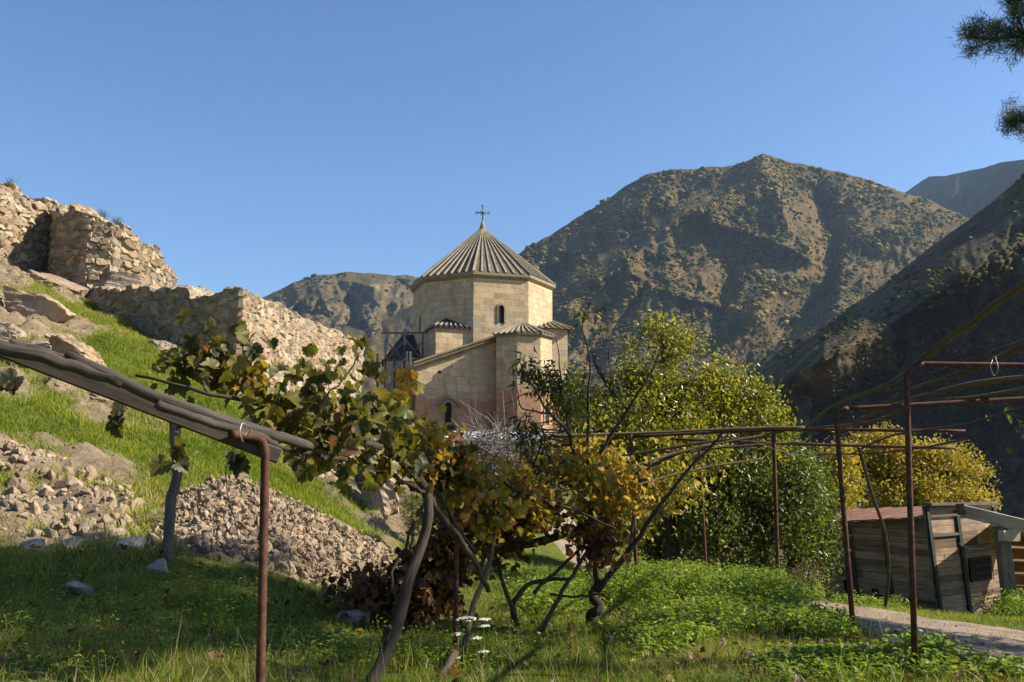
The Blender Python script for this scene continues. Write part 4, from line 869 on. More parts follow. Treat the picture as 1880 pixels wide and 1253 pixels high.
# --- darker plum trees below
gD = 'dark green orchard trees between the trellis and the hut'
for (px_, py_, d_, bl, lab_, sd) in ((1330,1082,16.8,[(1300,930,80,70),(1270,870,60,50),(1340,860,60,45),(1290,1000,60,40)],'dark green orchard tree left of the iron trellis post, trunk leaning left',31),
    (1395,1086,17.2,[(1400,900,75,60),(1440,960,70,60),(1360,1000,60,40),(1470,880,45,45)],'dark green orchard tree behind the trellis posts with forked trunk',32),
    (1450,1082,18.6,[(1480,940,50,70),(1440,850,60,40),(1495,1010,40,40)],'slim dark green orchard tree just left of the hut',33),
    (1205,1060,19.5,[(1200,950,70,70),(1160,890,60,50),(1240,1010,55,40)],'shaded green orchard tree behind the peach tree stems',34)):
    b = gp(px_, py_, d_); bl_ = [pb(x, y, rx, ry, d_) for x, y, rx, ry in bl]; tops = [at(x, y, d_) for x, y, *_ in bl]
    fk = at(px_+rng.normal()*8, py_-75, d_)
    tree('orchard_tree', lab_, 'tree', b, [([b, fk], .10, .075)] + [([fk, (fk+t_)/2+rng.normal(size=3)*.12, t_], .06, .02) for t_ in tops], bl_, 640, 15, .085, .12, LEAF, M['leaf_dark'], sd, droop=.4, group=gD, thr=-.3, ntw=160)
# --- golden tree behind the hut
d = 33.0; b0 = gp(1650, 1000, d)
tree('golden_tree', 'golden yellow autumn tree standing behind the wooden hut', 'tree', b0,
 [([b0, *W((1645,930,d),(1640,880,d))], .22, .14), (W((1640,900,d),(1590,840,d),(1560,800,d)), .1, .04), (W((1640,880,d),(1660,820,d),(1650,790,d)), .1, .04), (W((1640,900,d),(1720,870,d),(1790,880,d)), .1, .04), (W((1640,900,d),(1760,920,d),(1800,915,d)), .08, .03)],
 [pb(1600,845,60,45,d), pb(1660,825,65,40,d), pb(1720,855,60,42,d), pb(1770,885,50,36,d), pb(1560,890,60,50,d), pb(1640,900,90,45,d), pb(1745,920,65,35,d), pb(1800,912,26,24,d)],
 1300, 22, .12, .18, LEAF, M['leaf_yellow'], 41, thr=-.06, fs=.9, droop=.1, ntw=240, twig_r=.02)
d = 26.0; b0 = gp(1525, 1040, d)
tree('golden_tree', 'smaller orange-tinged tree between the green trees and the hut', 'tree', b0, [([b0, *W((1530,970,d),(1535,880,d))], .1, .04)], [pb(1530,900,38,60,d), pb(1515,960,30,50,d), pb(1545,850,28,36,d)], 420, 17, .10, .16, LEAF, M['leaf_yellow'], 42, droop=.1, ntw=80)
# --- peach tree (foreground)
d = 9.0; b0 = gp(1078, 1150, d); fk = at(1096, 1082, d)
PL = [([b0, at(1083,1120,d), fk], .055, .048), (W((1096,1082,d),(1092,1000,d),(1082,930,d+.1),(1075,880,d+.2)), .038, .028), (W((1098,1084,d),(1140,1030,d-.1),(1185,970,d-.2),(1222,915,d-.3),(1290,830,d-.4),(1330,790,d-.5)), .034, .010),
 (W((1075,880,d),(1055,830,d),(1045,790,d-.2),(1010,760,d-.3),(985,720,d-.3),(965,690,d-.3)), .026, .007), (W((1075,880,d),(1078,800,d+.1),(1084,720,d+.1),(1082,660,d+.1),(1070,590,d+.1)), .022, .006),
 (W((1080,890,d),(1110,820,d-.1),(1150,750,d-.2),(1190,690,d-.2),(1215,640,d-.2)), .026, .007), (W((1045,790,d-.2),(1035,740,d),(1030,680,d),(1020,620,d)), .012, .004), (W((1010,760,d-.3),(960,745,d-.4),(945,700,d-.4)), .010, .004), (W((1150,750,d-.2),(1120,700,d),(1118,640,d)), .012, .004),
 (W((1105,1010,d),(1130,940,d+.3),(1135,880,d+.4)), .014, .006)]
tree('peach_tree', 'slender forked peach tree with drooping dark leaves in front of the church', 'tree', b0, PL,
 [pb(1010,610,38,26,d), pb(1075,585,22,18,d), pb(955,640,26,22,d), pb(975,700,30,36,d), pb(1035,690,40,40,d), pb(1090,640,34,30,d), pb(1000,780,50,40,d), pb(1120,700,45,45,d), pb(1200,650,50,42,d), pb(985,860,26,40,d), pb(1060,760,60,50,d)],
 230, 7, .095, (.08, .08, .08), LANCE, M['leaf_peach'], 51, twig_r=.004, droop=1.4, thr=-.05, ntw=210)
# --- golden/orange grapevine over the trellis, centre right
VG = empty('grapevine', gp(1000, 1150, 8.6), 'rust and gold leaved grapevine sprawling over the trellis in the centre', 'grapevine')
g = MB()
for P_l, r0, r1 in (([(950,1150,8.6),(942,1110,8.6),(960,1080,8.6),(1000,1065,8.6),(1050,1062,8.6)], .03, .015), ([(990,1165,8.4),(1040,1075,8.5),(1093,985,8.6)], .022, .016), ([(945,1130,8.5),(925,1075,8.5),(905,1010,8.4),(900,960,8.3)], .022, .014), ([(880,985,8.2),(960,1000,8.5),(1040,980,8.6),(1110,955,8.7)], .05, .03),
  ([(980,1090,8.6),(1030,1040,8.8),(1075,1000,8.8),(1115,960,8.8)], .02, .01), ([(1010,1092,8.5),(1060,1096,8.4),(1110,1088,8.2)], .012, .008), ([(900,960,8.3),(960,920,8.2),(1050,935,8.2),(1130,970,8)], .014, .01), ([(860,900,7.8),(960,905,8),(1060,935,8.2)], .014, .01), ([(925,900,8),(905,980,8.1),(880,1050,8.2)], .02, .015),
  ([(1130,960,8.8),(1125,1000,8.8),(1122,1060,8.8)], .01, .008), ([(1085,960,8.8),(1060,900,8.8),(1040,850,8.8)], .014, .008)):
    g.tube(path(P_l, 18, .008), np.linspace(r0, r1, 18), 7, rng.random(), .12)
g.build('cane', M['vinebark'], VG)
C = blobpts([pb(870,890,50,36,8), pb(960,925,70,36,8.2), pb(1050,910,80,46,8.5), pb(1130,900,60,45,8.8), pb(1030,870,40,30,8.6), pb(1090,850,50,34,9), pb(940,880,40,20,8.2)], 330, 61, .1, -.12, 2.2)
leaves('autumn_leaves', C, .085, 7, .056, GRAPE, M['grape_gold'], VG, .5)
C = blobpts([pb(930,965,80,24,8.2), pb(1040,970,70,24,8.5), pb(1100,1000,30,36,8.6), pb(850,985,50,24,8.2)], 130, 62, .1, -.3, 2)
leaves('brown_leaves', C, .08, 7, .056, GRAPE, M['grape_brown'], VG, .6)
# gold foliage deeper on the trellis
VH = empty('grapevine', gp(1120, 1070, 12), 'bright yellow leaved vine on the trellis beneath the big green tree', 'grapevine')
g = MB()
for P_l in ([(1150,1070,12),(1160,960,12),(1190,860,12)], [(1080,1060,12),(1100,950,12),(1060,850,12)], [(1190,860,12),(1250,830,12),(1310,820,12)]): g.tube(path(P_l, 14, .02), np.linspace(.03, .015, 14), 6, .4, .1)
g.build('cane', M['vinebark'], VH)
C = blobpts([pb(1060,830,60,36,13), pb(1150,860,90,44,13), pb(1230,890,70,44,13), pb(1130,960,80,40,13.2), pb(1180,810,60,28,13)], 330, 63, .1, -.05, 1.6)
leaves('yellow_leaves', C[::2], .13, 9, .068, GRAPE, M['leaf_yellow'], VH, .5); leaves('green_leaves', C[1::2], .16, 10, .07, LEAF, M['leaf_bright'], VH, .5)
# --- brown/green vine, centre left
VC = empty('grapevine', gp(700, 1250, 5.9), 'twisting grey-barked grapevine trunk rising beside the centre rusty post', 'grapevine')
g = MB()
for P_l, r0, r1 in (([(672,1275,5.6),(705,1205,5.7),(735,1130,5.8),(752,1060,5.9),(775,1005,6),(786,950,6),(782,905,6),(762,868,5.9),(730,835,5.7),(690,818,5.4),(620,800,5.0),(560,775,4.7)], .042, .022),
  ([(782,905,6),(815,955,6.3),(850,1000,6.5),(875,1040,6.7),(897,1085,6.9)], .026, .018), ([(735,1130,5.8),(720,1060,5.9),(745,1005,6),(760,960,6)], .012, .008), ([(790,1275,6.0),(825,1215,6.4),(850,1185,6.8),(870,1110,7.1),(905,1010,7.4),(912,930,7.4),(905,870,7.3)], .026, .016),
  ([(800,900,6.2),(835,960,6.6),(870,1010,7)], .016, .012), ([(730,835,5.7),(780,850,6),(830,850,6.3),(900,870,6.8),(960,905,7.2)], .016, .01), ([(560,775,4.7),(500,740,4.5),(440,705,4.3),(380,690,4.3)], .014, .008), ([(640,845,4.9),(700,865,5.2),(745,888,5.6),(782,905,6)], .014, .012), ([(706,1175,5.7),(716,1150,5.6)], .02, .012)):
    g.tube(path(P_l, 30, .006), np.linspace(r0, r1, 30), 9, rng.random(), .14)
g.build('trunk', M['vinebark'], VC)
g = MB()
for k in range(46):
    x_ = rng.uniform(520, 960); y_ = np.interp(x_, [520, 760, 960], [770, 840, 890]); d_ = np.interp(x_, [520, 960], [4.8, 7.3]); e_ = rng.uniform(-70, 70)
    g.tube(path([(x_, y_, d_), (x_+e_*.5+rng.normal()*10, y_-rng.uniform(-25, 45), d_+rng.normal()*.15), (x_+e_, y_+rng.uniform(-60, 60), d_+rng.normal()*.3)], 8), np.linspace(.005, .002, 8), 4, .6, cap=False)
g.build('shoot', M['vinebark'], VC)
C = blobpts([pb(770,820,50,30,6), pb(830,860,50,38,6.4), pb(720,780,40,36,5.6), pb(890,885,40,30,6.8), pb(840,905,45,34,6.6), pb(800,800,30,14,6), pb(900,940,50,30,7.2)], 150, 64, .1, -.25, 3)
leaves('autumn_leaves', C, .07, 5, .056, GRAPE, M['grape_gold'], VC, .7)
C = blobpts([pb(720,780,50,40,5.5), pb(810,860,60,50,6.4), pb(900,900,50,50,7)], 80, 65, .1, -.25, 3)
leaves('green_leaves', C, .06, 5, .065, GRAPE, M['grape_dark'], VC, .7)
C = blobpts([pb(700,1090,70,20,8.3), pb(790,1060,50,36,8.3), pb(850,1005,50,36,8.2), pb(620,1080,30,10,8.6), pb(900,1000,50,36,8.4), pb(820,960,40,34,8), pb(770,1100,60,18,8.2)], 400, 66, .1, -.3, 2.2)
leaves('brown_leaves', C, .09, 7, .058, GRAPE, M['grape_brown'], VC, .5)
# --- near vine over the left beam
VL = empty('grapevine', (-1.7, 3.9, .5), 'dark green leaved grapevine trailing along the timber beam at upper left', 'grapevine')
g = MB()
for P_l, r0, r1 in (([(700,822,4.7),(620,800,4.4),(540,770,4.1),(450,735,4),(380,720,3.9),(300,700,3.9),(250,690,3.9)], .018, .006), ([(450,735,4),(440,690,4.1),(455,640,4.2),(470,610,4.2)], .007, .003), ([(380,720,3.9),(360,680,4),(345,650,4)], .006, .003), ([(600,795,4.4),(600,740,4.4),(640,680,4.5),(660,655,4.5)], .008, .003), ([(500,745,4),(560,720,4.1),(610,700,4.2)], .007, .003), ([(240,720,3.8),(225,760,3.8),(212,790,3.8)], .004, .002), ([(540,800,3.9),(552,840,3.9)], .003, .002), ([(320,790,3.6),(325,830,3.6)], .003, .002), ([(640,845,4.3),(500,818,3.9),(440,800,3.7)], .012, .008)):
    g.tube(path(P_l, 18, .006), np.linspace(r0, r1, 18), 6, rng.random(), .1)
g.build('cane', M['vinebark'], VL)
LB = [pb(340,678,36,30,4.1,.12), pb(395,650,26,24,4.1,.1), pb(455,640,20,32,4.2,.1), pb(425,700,34,24,4.1,.12), pb(490,735,60,28,4.1,.15), pb(570,735,55,30,4.2,.15), pb(600,690,44,24,4.4,.13), pb(648,662,22,18,4.5,.1), pb(625,785,66,40,4.4,.2), pb(690,760,50,44,4.9,.22), pb(540,775,60,26,4.1,.15), pb(700,825,60,36,5,.25), pb(655,866,30,22,4.6,.12), pb(580,815,60,24,4.3,.15), pb(735,850,40,30,5.2,.2)]
C = blobpts(LB, 135, 71, .05, -.3, 3)
leaves('foliage', C, .055, 4, .068, GRAPE, M['grape_dark'], VL, .8, tilt=.7, up=(0, -.7, .4))
C = W((555,856,3.9),(572,862,3.9),(640,868,4.1),(655,875,4.1),(212,745,3.8),(220,770,3.8),(210,795,3.8),(330,820,3.6),(318,845,3.6),(450,612,4.2),(470,640,4.2),(600,842,4.1),(690,870,4.5),(25,690,3.3),(430,835,3.5),(445,850,3.5),(345,770,3.8))
for c in C:
    for q in range(2):
        n_ = rng.normal(size=(1, 3))*.35+[[0, -1, .1]]; t_ = rng.normal(size=(1, 3))*.6+[[0, 0, -1.4]]; g = MB(); g.inst(GRAPE[0], GRAPE[1], (c+rng.normal(size=3)*.018)[None], frames(t_, n_), np.array([.05+.04*rng.random()]), np.array([rng.random()*.7])); g.build('leaf', M['grape_dark'], VL)
C = blobpts([pb(440,690,40,40,4.2,.1), pb(700,740,30,40,5,.15), pb(740,700,14,30,5.2,.1)], 14, 73, .05, -.5, 3); leaves('yellow_leaves', C, .04, 2, .085, GRAPE, M['grape_gold'], VL, 1.5, tilt=.5, up=(0, -1, .2))

# --- bare brush heap in front of the church
BP = empty('brush_heap', gp(905, 900, 22), 'heap of bare grey twigs in front of the church base', 'brush heap')
g = MB(); r = np.random.default_rng(5)
for k in range(260):
    a = at(r.normal(900, 42), r.uniform(800, 850), 22+r.normal()*.6); dr = r.normal(size=3)*np.array([.9, .5, .7]); dr[2] = abs(dr[2])*.8+.05; b = a+dr*.75; mid = (a+b)/2+r.normal(size=3)*.12
    g.tube(spline(np.array([a, mid, b]), 7), np.linspace(.012, .005, 7), 4, r.random(), cap=False)
g.build('twig_tangle', M['twig'], BP).__setitem__('kind', 'stuff')
g = MB()
for k in range(18): y_ = r.uniform(850, 888); a = at(r.uniform(820, 900), y_, 21.5); b = at(r.uniform(930, 1000), y_+r.normal()*6, 21.5); g.tube(spline(np.array([a, (a+b)/2+r.normal(size=3)*.08, b]), 8), .022, 5, r.random())
g.build('pole_stack', M['twig'], BP)
# tin roofed low building in front of church
TS = empty('low_building', at(900, 830, 40), 'low outbuilding with pale sheet-metal roof edge below the church', 'outbuilding')
g = MB(); a, b = at(800, 800, 40), at(1000, 803, 40)
for k in range(56):
    f = k/56; p0 = a+(b-a)*f; q = .04 if k % 2 else 0; p1 = a+(b-a)*(k+1)/56; q1 = 0 if k % 2 else .04; V = [p0+[0, 0, q-.1], p1+[0, 0, q1-.1], p1+[0, 3.5, .3+q1], p0+[0, 3.5, .3+q], p0+[0, 0, q-.24], p1+[0, 0, q1-.24]]; g.add(V, np.array([[0, 1, 2, 3], [4, 5, 1, 0]]))
g.build('roof', M['tin'], TS); wall('wall', [(a[0]+.1, 40.3), (b[0]-.1, 40.3), (b[0]-.1, 43.3), (a[0]+.1, 43.3)], 0, a[2]-.14, M['ashlar'], TS, True)
# small juniper at the bank
b0 = gp(757, 985, 15)
tree('juniper_bush', 'small dark green rounded bush at the foot of the earth bank', 'bush', b0, [([b0, at(757, 930, 15)], .04, .02)], [pb(757,945,24,34,15), pb(750,920,14,16,15), pb(768,965,16,20,15)], 300, 14, .035, .05, LANCE, M['leaf_dark'], 81, droop=-.5, ntw=40, thr=-.6)
b0 = gp(1488, 1100, 17)
tree('dry_bush', 'tangled olive-brown bush beside the left wall of the hut', 'bush', b0, [([b0, at(1490, 1060, 17)], .04, .02)], [pb(1475,1078,36,24,17), pb(1480,1050,24,30,17.5), pb(1460,1088,34,14,16.6)], 260, 12, .05, .09, LEAF, M['leaf_olive'], 82, droop=0, ntw=120, twig_r=.006)
# --- trees outside/at the right edge of frame: pine, an added unseen shade pine, and a broadleaf
PT = empty('pine_tree', (8.2, 8.2, -.3), 'tall pine whose dark needled branches hang in at the top right corner', 'pine tree')
g = MB(); TR = spline(np.array([(8.2, 8.2, -.4), (8.25, 8.2, 3), (8.1, 8.3, 7), (8.2, 8.2, 13.2)]), 24); g.tube(TR, np.linspace(.24, .05, 24), 10, .4, .08); g.build('trunk', M['bark'], PT)
NEED = (np.array([(-.035, 0, 0), (.035, 0, 0), (0, 1, 0)]), np.array([[0, 1, 2]]))
tips = []; g = MB(); r = np.random.default_rng(8)
vis = [([(8.15, 8.2, 5.6), tuple(at(1900, 62, 8.4)), tuple(at(1830, 72, 8.6)), tuple(at(1775, 70, 8.8))], [(1770,62),(1790,50),(1800,40),(1820,50),(1835,42),(1850,60),(1865,45),(1785,88),(1820,80),(1860,85),(1875,95),(1875,70),(1845,75),(1880,20),(1870,30),(1885,60),(1800,65),(1860,15)], 8.6), ([(8.15, 8.2, 4.9), tuple(at(1940, 225, 8.4)), tuple(at(1850, 222, 8.6))], [(1850,222),(1862,210),(1875,208),(1868,235),(1880,228),(1890,215)], 8.6), ([(8.15, 8.2, 6.4), tuple(at(1900, -5, 8.0)), tuple(at(1850, 4, 8.2))], [(1853,2),(1870,0),(1890,5)], 8.2)]
for P_l, tp_, d_ in vis:
    Q = spline(np.array(P_l), 14); g.tube(Q, np.linspace(.05, .01, 14), 6, .3, .08)
    for (x, y) in tp_: c = at(x, y, d_+r.normal()*.12); j = np.argmin(np.linalg.norm(Q-c, axis=1)); g.tube(spline(np.array([Q[j], (Q[j]+c)/2-[0, 0, .02], c]), 5), np.linspace(.01, .004, 5), 4, .3); tips.append((c, c-Q[j])); tips.extend([(c+r.normal(size=3)*.05, c-Q[j]+r.normal(size=3)*.1) for _ in range(3)])
def pinecrown(x_, y_, n, g, tips, r):
    for k in range(n):
        zz = 8.3+4.7*r.random(); a = r.random()*6.28; L = (13.2-zz)*.38+.6
        dirv = np.array([math.cos(a), math.sin(a), .12]); p0 = np.array([x_, y_, zz]); p1 = p0+dirv*L
        Q = spline(np.array([p0, (p0+p1)/2+[0, 0, .15], p1]), 10); g.tube(Q, np.linspace(.04, .01, 10), 5, .3)
        for q in range(26): j = r.integers(2, 10); c = Q[j]+r.normal(size=3)*np.array([.35, .35, .15])*L*.25; tips.append((c, c-p0))
nvis = len(tips); pinecrown(8.2, 8.2, 62, g, tips, r)
g.build('branch', M['bark'], PT)
def needles(tips, per, ln, parent):
    tc = np.array([t_[0] for t_ in tips]); td = np.array([t_[1] for t_ in tips]); td /= np.linalg.norm(td, axis=1)[:, None]+1e-6
    n = len(tc)*per; dirs = np.repeat(td, per, 0)*.8+rng.normal(size=(n, 3))*.75; dirs /= np.linalg.norm(dirs, axis=1)[:, None]; pos = np.repeat(tc, per, 0)+rng.normal(size=(n, 3))*.035 - np.repeat(td, per, 0)*(.10*rng.random(n))[:, None]
    g = MB(); g.inst(NEED[0], NEED[1], pos, frames(dirs, rng.normal(size=(n, 3))), ln*(.7+.6*rng.random(n)), np.clip(np.repeat(rng.random(len(tc)), per)*.7+rng.random(n)*.4, 0, 1)); return g.build('needles', M['needle'], parent)
needles(tips[:nvis], 75, .085, PT); needles(tips[nvis:], 45, .17, PT)
PT_SHADE = empty('pine_tree', (10, 6.6, -.3), 'second tall pine, added unseen outside the right edge of the frame for its shade', 'pine tree')  # unseen tree added to cast shade on the left foreground
g = MB(); TR = spline(np.array([(10, 6.6, -.4), (10.05, 6.6, 4), (10, 6.6, 13.4)]), 20); g.tube(TR, np.linspace(.26, .05, 20), 10, .4, .08); g.build('trunk', M['bark'], PT_SHADE)
g = MB(); tips = []; pinecrown(10, 6.6, 75, g, tips, r); g.build('branch', M['bark'], PT_SHADE); needles(tips, 45, .17, PT_SHADE)
b0 = np.array([9.4, 9.8, -.6])
tree('fruit_tree', 'leafy green tree whose twigs poke in at the right edge behind the trellis', 'tree', b0, [([b0, (9.4, 9.8, 1.2), (9.0, 9.7, 2.6)], .16, .1), ([(9.0, 9.7, 2.6), (7.4, 9.4, 3.0), tuple(at(1900, 680, 10))], .06, .015), ([(9.0, 9.7, 2.6), (9.5, 9.7, 4.6)], .08, .03), ([(9.1, 9.7, 2.2), (7.6, 9.6, 1.9), tuple(at(1885, 810, 10))], .05, .015), ([(9, 9.7, 2.6), (8.3, 9.6, 4.0)], .06, .02)],
 [pb(1880,660,22,30,10), pb(1885,790,26,40,10), pb(1872,850,14,22,10), (8.4, 9.8, 3.1, 1.3, 1.2, 1.1), (9.6, 9.7, 4.0, 1.5, 1.3, 1.1), (7.9, 9.9, 2.2, 1.0, .9, .8)], 620, 13, .10, .14, LEAF, M['leaf_bright'], 91, droop=.4, ntw=140, thr=-.25)
# --- weeds / nettles
def weeds(name, regions, n, mat, seed, hmin=.12, hmax=.3, size=.05, label=None):
    r = np.random.default_rng(seed); g = MB(); B = []
    for (px_, py_, rx, ry, d_, hh, wgt) in regions:
        k = int(n*wgt); a = r.normal(size=(k, 2))*.5; x = px_+a[:, 0]*rx; dd = d_*(1+a[:, 1]*ry); P = at(x, np.full(k, py_*1.), dd); z = gzf(P[:, 0], P[:, 1]); h = hh*(.5+r.random(k)); ok = roadmask(P[:, 0], P[:, 1]) < .3
        for i in np.where(ok)[0]: B.append((P[i, 0], P[i, 1], z[i], h[i]))
    B = np.array(B); per = 12; n_ = len(B)*per; t_ = r.random(n_); b = np.repeat(B, per, 0)
    off = r.normal(size=(n_, 3))*.045; off[:, 2] *= .3; pos = b[:, :3]+off; pos[:, 2] += b[:, 3]*(.25+.75*t_)
    tip = r.normal(size=(n_, 3)); tip[:, 2] = tip[:, 2]*.3-.1; nr = r.normal(size=(n_, 3))*.4; nr[:, 2] += 1
    g.inst(LEAF[0], LEAF[1], pos, frames(tip, nr), size*(.6+.8*r.random(n_)), np.clip(np.repeat(r.random(len(B)), per)*.5+r.random(n_)*.5, 0, 1)); 
    sb = np.repeat(B[:, :3], 1, 0); h = np.stack([np.full(len(B), .006), B[:, 3], B[:, 3]], -1); tp_ = r.normal(size=(len(B), 3))*.12; tp_[:, 2] = 1
    g.inst(BLADE[0], BLADE[1], sb, frames(tp_, r.normal(size=(len(B), 3))), h, r.random(len(B))*.4); return tag(g.build(name, mat), kind='stuff')
weeds('undergrowth', [(1060,1080,110,.12,12.5,.26,.22),(1180,1080,110,.12,12.5,.34,.26),(1270,1080,70,.1,12.8,.36,.16),(1000,1120,60,.1,10.5,.2,.08),(1390,1110,90,.08,11.0,.34,.2),(1340,1150,140,.1,9.6,.16,.16),(1500,1160,80,.07,9.0,.16,.08),(1230,1180,90,.1,8.2,.12,.06),(1700,1200,60,.08,6.9,.14,.05),(1560,1215,160,.08,6.7,.09,.08),(1850,1230,60,.05,6.4,.09,.03)], 4200, M['weed'], 3)
weeds('undergrowth', [(1600,1110,80,.05,17.6,.22,.3),(1870,1115,60,.05,17.5,.4,.3),(1480,1105,60,.06,15,.25,.2)], 900, M['weed'], 4, size=.06)
weeds('undergrowth', [(300,1130,300,.15,7,.10,.3),(600,1180,200,.12,6.6,.13,.25),(420,1090,90,.1,7.6,.12,.15),(830,1180,120,.1,7.2,.14,.15),(120,1180,200,.15,5.8,.1,.15)], 650, M['weed'], 5, size=.032)
# slope leafy tufts, fallen leaves
FL = scatter(900, -4, 5, 4.6, 10, lambda x, y: np.full(x.shape, .8), 9); FL[:, 2] += .05
g = MB(); g.inst(GRAPE[0], GRAPE[1], FL, rand_rot(len(FL), (0, 0, 1), .5), .045+.03*rng.random(len(FL)), rng.random(len(FL))); tag(g.build('fallen_leaves', M['grape_brown']), kind='stuff')
# umbel flowers
for (px_, py_, s_, lb) in ((858,1137,.16,'largest flat white umbel flower beside the centre rusty post'),(890,1140,.08,'small white umbel right of the largest one'),(887,1152,.09,'white umbel just below the small right one'),(841,1167,.09,'white umbel touching the centre rusty post'),(874,1174,.09,'domed white umbel in the middle of the flower group'),(886,1199,.08,'low pale umbel at the right of the flower group'),(835,1209,.08,'lowest white umbel in front of the post foot')):
    c = at(px_, py_, 6.6); gr = c.copy(); gr[0] += (860-px_)*.0018; gr[2] = gzf(gr[0:1], gr[1:2])[0]
    E = empty('wildflower', gr, lb, 'flower', 'white umbel flowers by the centre post'); g = MB(); s2 = s_*.5
    g.tube(spline(np.array([gr, (gr+c)/2+[.02, 0, 0], c-[0, 0, s2*.5]]), 8), .0025, 5, .4)
    hd = MB()
    for k in range(26):
        a = rng.random()*6.28; q = math.sqrt(rng.random())*s2; t_ = c+np.array([q*math.cos(a), q*math.sin(a), .012-q*q*2.5]); g.tube([c-[0, 0, s2*.5], (c+t_)/2-[0, 0, .01], t_], .0012, 3, .4, cap=False)
        V, Fc = ICO[1]; hd.add(V*np.array([.0105, .0105, .006])*(1+.3*rng.random())+t_, Fc)
    g.build('stem', M['weed'], E); hd.build('umbel', M['umbel'], E)
# weeds on the wall tops
for (px_, py_, d_, s_, lb) in ((178,390,34.9,.35,'small dry tuft on the broken top of the ruined tower'),(203,400,35.2,.28,'grey-green tuft at the shoulder of the ruined tower'),(5,331,34.6,.3,'thin dry weed on the tower top at the left edge')):
    c = at(px_, py_+4, d_); c[1] += .5; n = 110; P = np.repeat(c[None], n, 0)+rng.normal(size=(n, 3))*.1; tip = rng.normal(size=(n, 3))*.7; tip[:, 2] = 1; g = MB(); sc = np.stack([np.full(n, .012), s_*(.4+rng.random(n)), s_*(.4+rng.random(n))], -1); g.inst(BLADE[0], BLADE[1], P, frames(tip, rng.normal(size=(n, 3))), sc, rng.random(n)); tag(g.build('weed_tuft', M['leaf_olive'], loc=c), lb, 'plant')

# ------------------------------------------------------------------ pipes, poles, beams
def pipe(name, pts, r, mat, parent=None, n=20, sides=10, wob=0.0, rnd=.5, rough=0.0, loc=None):
    g = MB(); Q = spline(np.array(pts, float), n, wob); g.tube(Q, r if not hasattr(r, '__len__') else np.linspace(r[0], r[1], n), sides, rnd, rough); return g.build(name, mat, parent, smooth=True, loc=loc)
def bentpost(parent, top, foot, side, r, bend=.12, name='post'):
    """vertical pipe whose top bends over into the rail direction"""
    top = np.array(top, float); foot = np.array(foot, float); s = np.array(side, float); s /= np.linalg.norm(s); up = (top-foot)/np.linalg.norm(top-foot)
    Q = [foot, foot+(top-foot)*.5, top-up*bend] + [top-up*bend+s*bend*(1-math.cos(a))+up*bend*math.sin(a) for a in np.linspace(.25, math.pi/2, 6)]
    g = MB(); g.tube(np.array(Q), r, 12, .5, .015); return g.build(name, M['rust'], parent, smooth=True)
PG = empty('pipe_trellis', gp(1568, 1165, 8.75), 'rusty pipe trellis frame with five posts and long rails on the right', 'trellis')
f1 = gp(1680, 1240, 6.4); t1 = at(1663, 668, 6.4); e1 = at(1960, 672, 6.3)
bentpost(PG, t1, f1-[0, 0, .1], e1-t1, .021); pipe('rail', [t1+(e1-t1)*.07, e1], .018, M['rust'], PG)
f2 = gp(1568, 1165, 8.75); t2 = at(1534, 752, 8.75); e2 = at(1960, 728, 8.6)
bentpost(PG, t2, f2-[0, 0, .1], e2-t2, .025); pipe('rail', [t2+(e2-t2)*.05, e2], .024, M['rust'], PG)
f3 = gp(1430, 1108, 11.7); t3 = at(1420, 795, 11.7); pipe('post', [f3-[0, 0, .1], (f3+t3)/2, t3], .026, M['rust'], PG)
f4 = gp(1298, 1066, 14.5); t4 = at(1284, 822, 14.5); pipe('post', [f4-[0, 0, .1], t4], .024, M['rust'], PG)
f5 = gp(1170, 1060, 12); t5 = at(1158, 798, 12); pipe('post', [f5-[0, 0, .1], t5], .026, M['rust'], PG)
pipe('rail', [at(1160, 802, 12), at(1420, 790, 11.7), at(1772, 792, 11.2)], .022, M['rust'], PG)
pipe('rail', [at(1230, 806, 14.4), at(1420, 814, 14.2), at(1752, 823, 13.9)], .026, M['rust'], PG)
pipe('rail', [at(1960, 690, 6.0), t1+[.05, 0, .03], at(1590, 716, 7.3)], .016, M['rust'], PG) if False else None
gW = 'rough wooden poles laid across the right trellis'
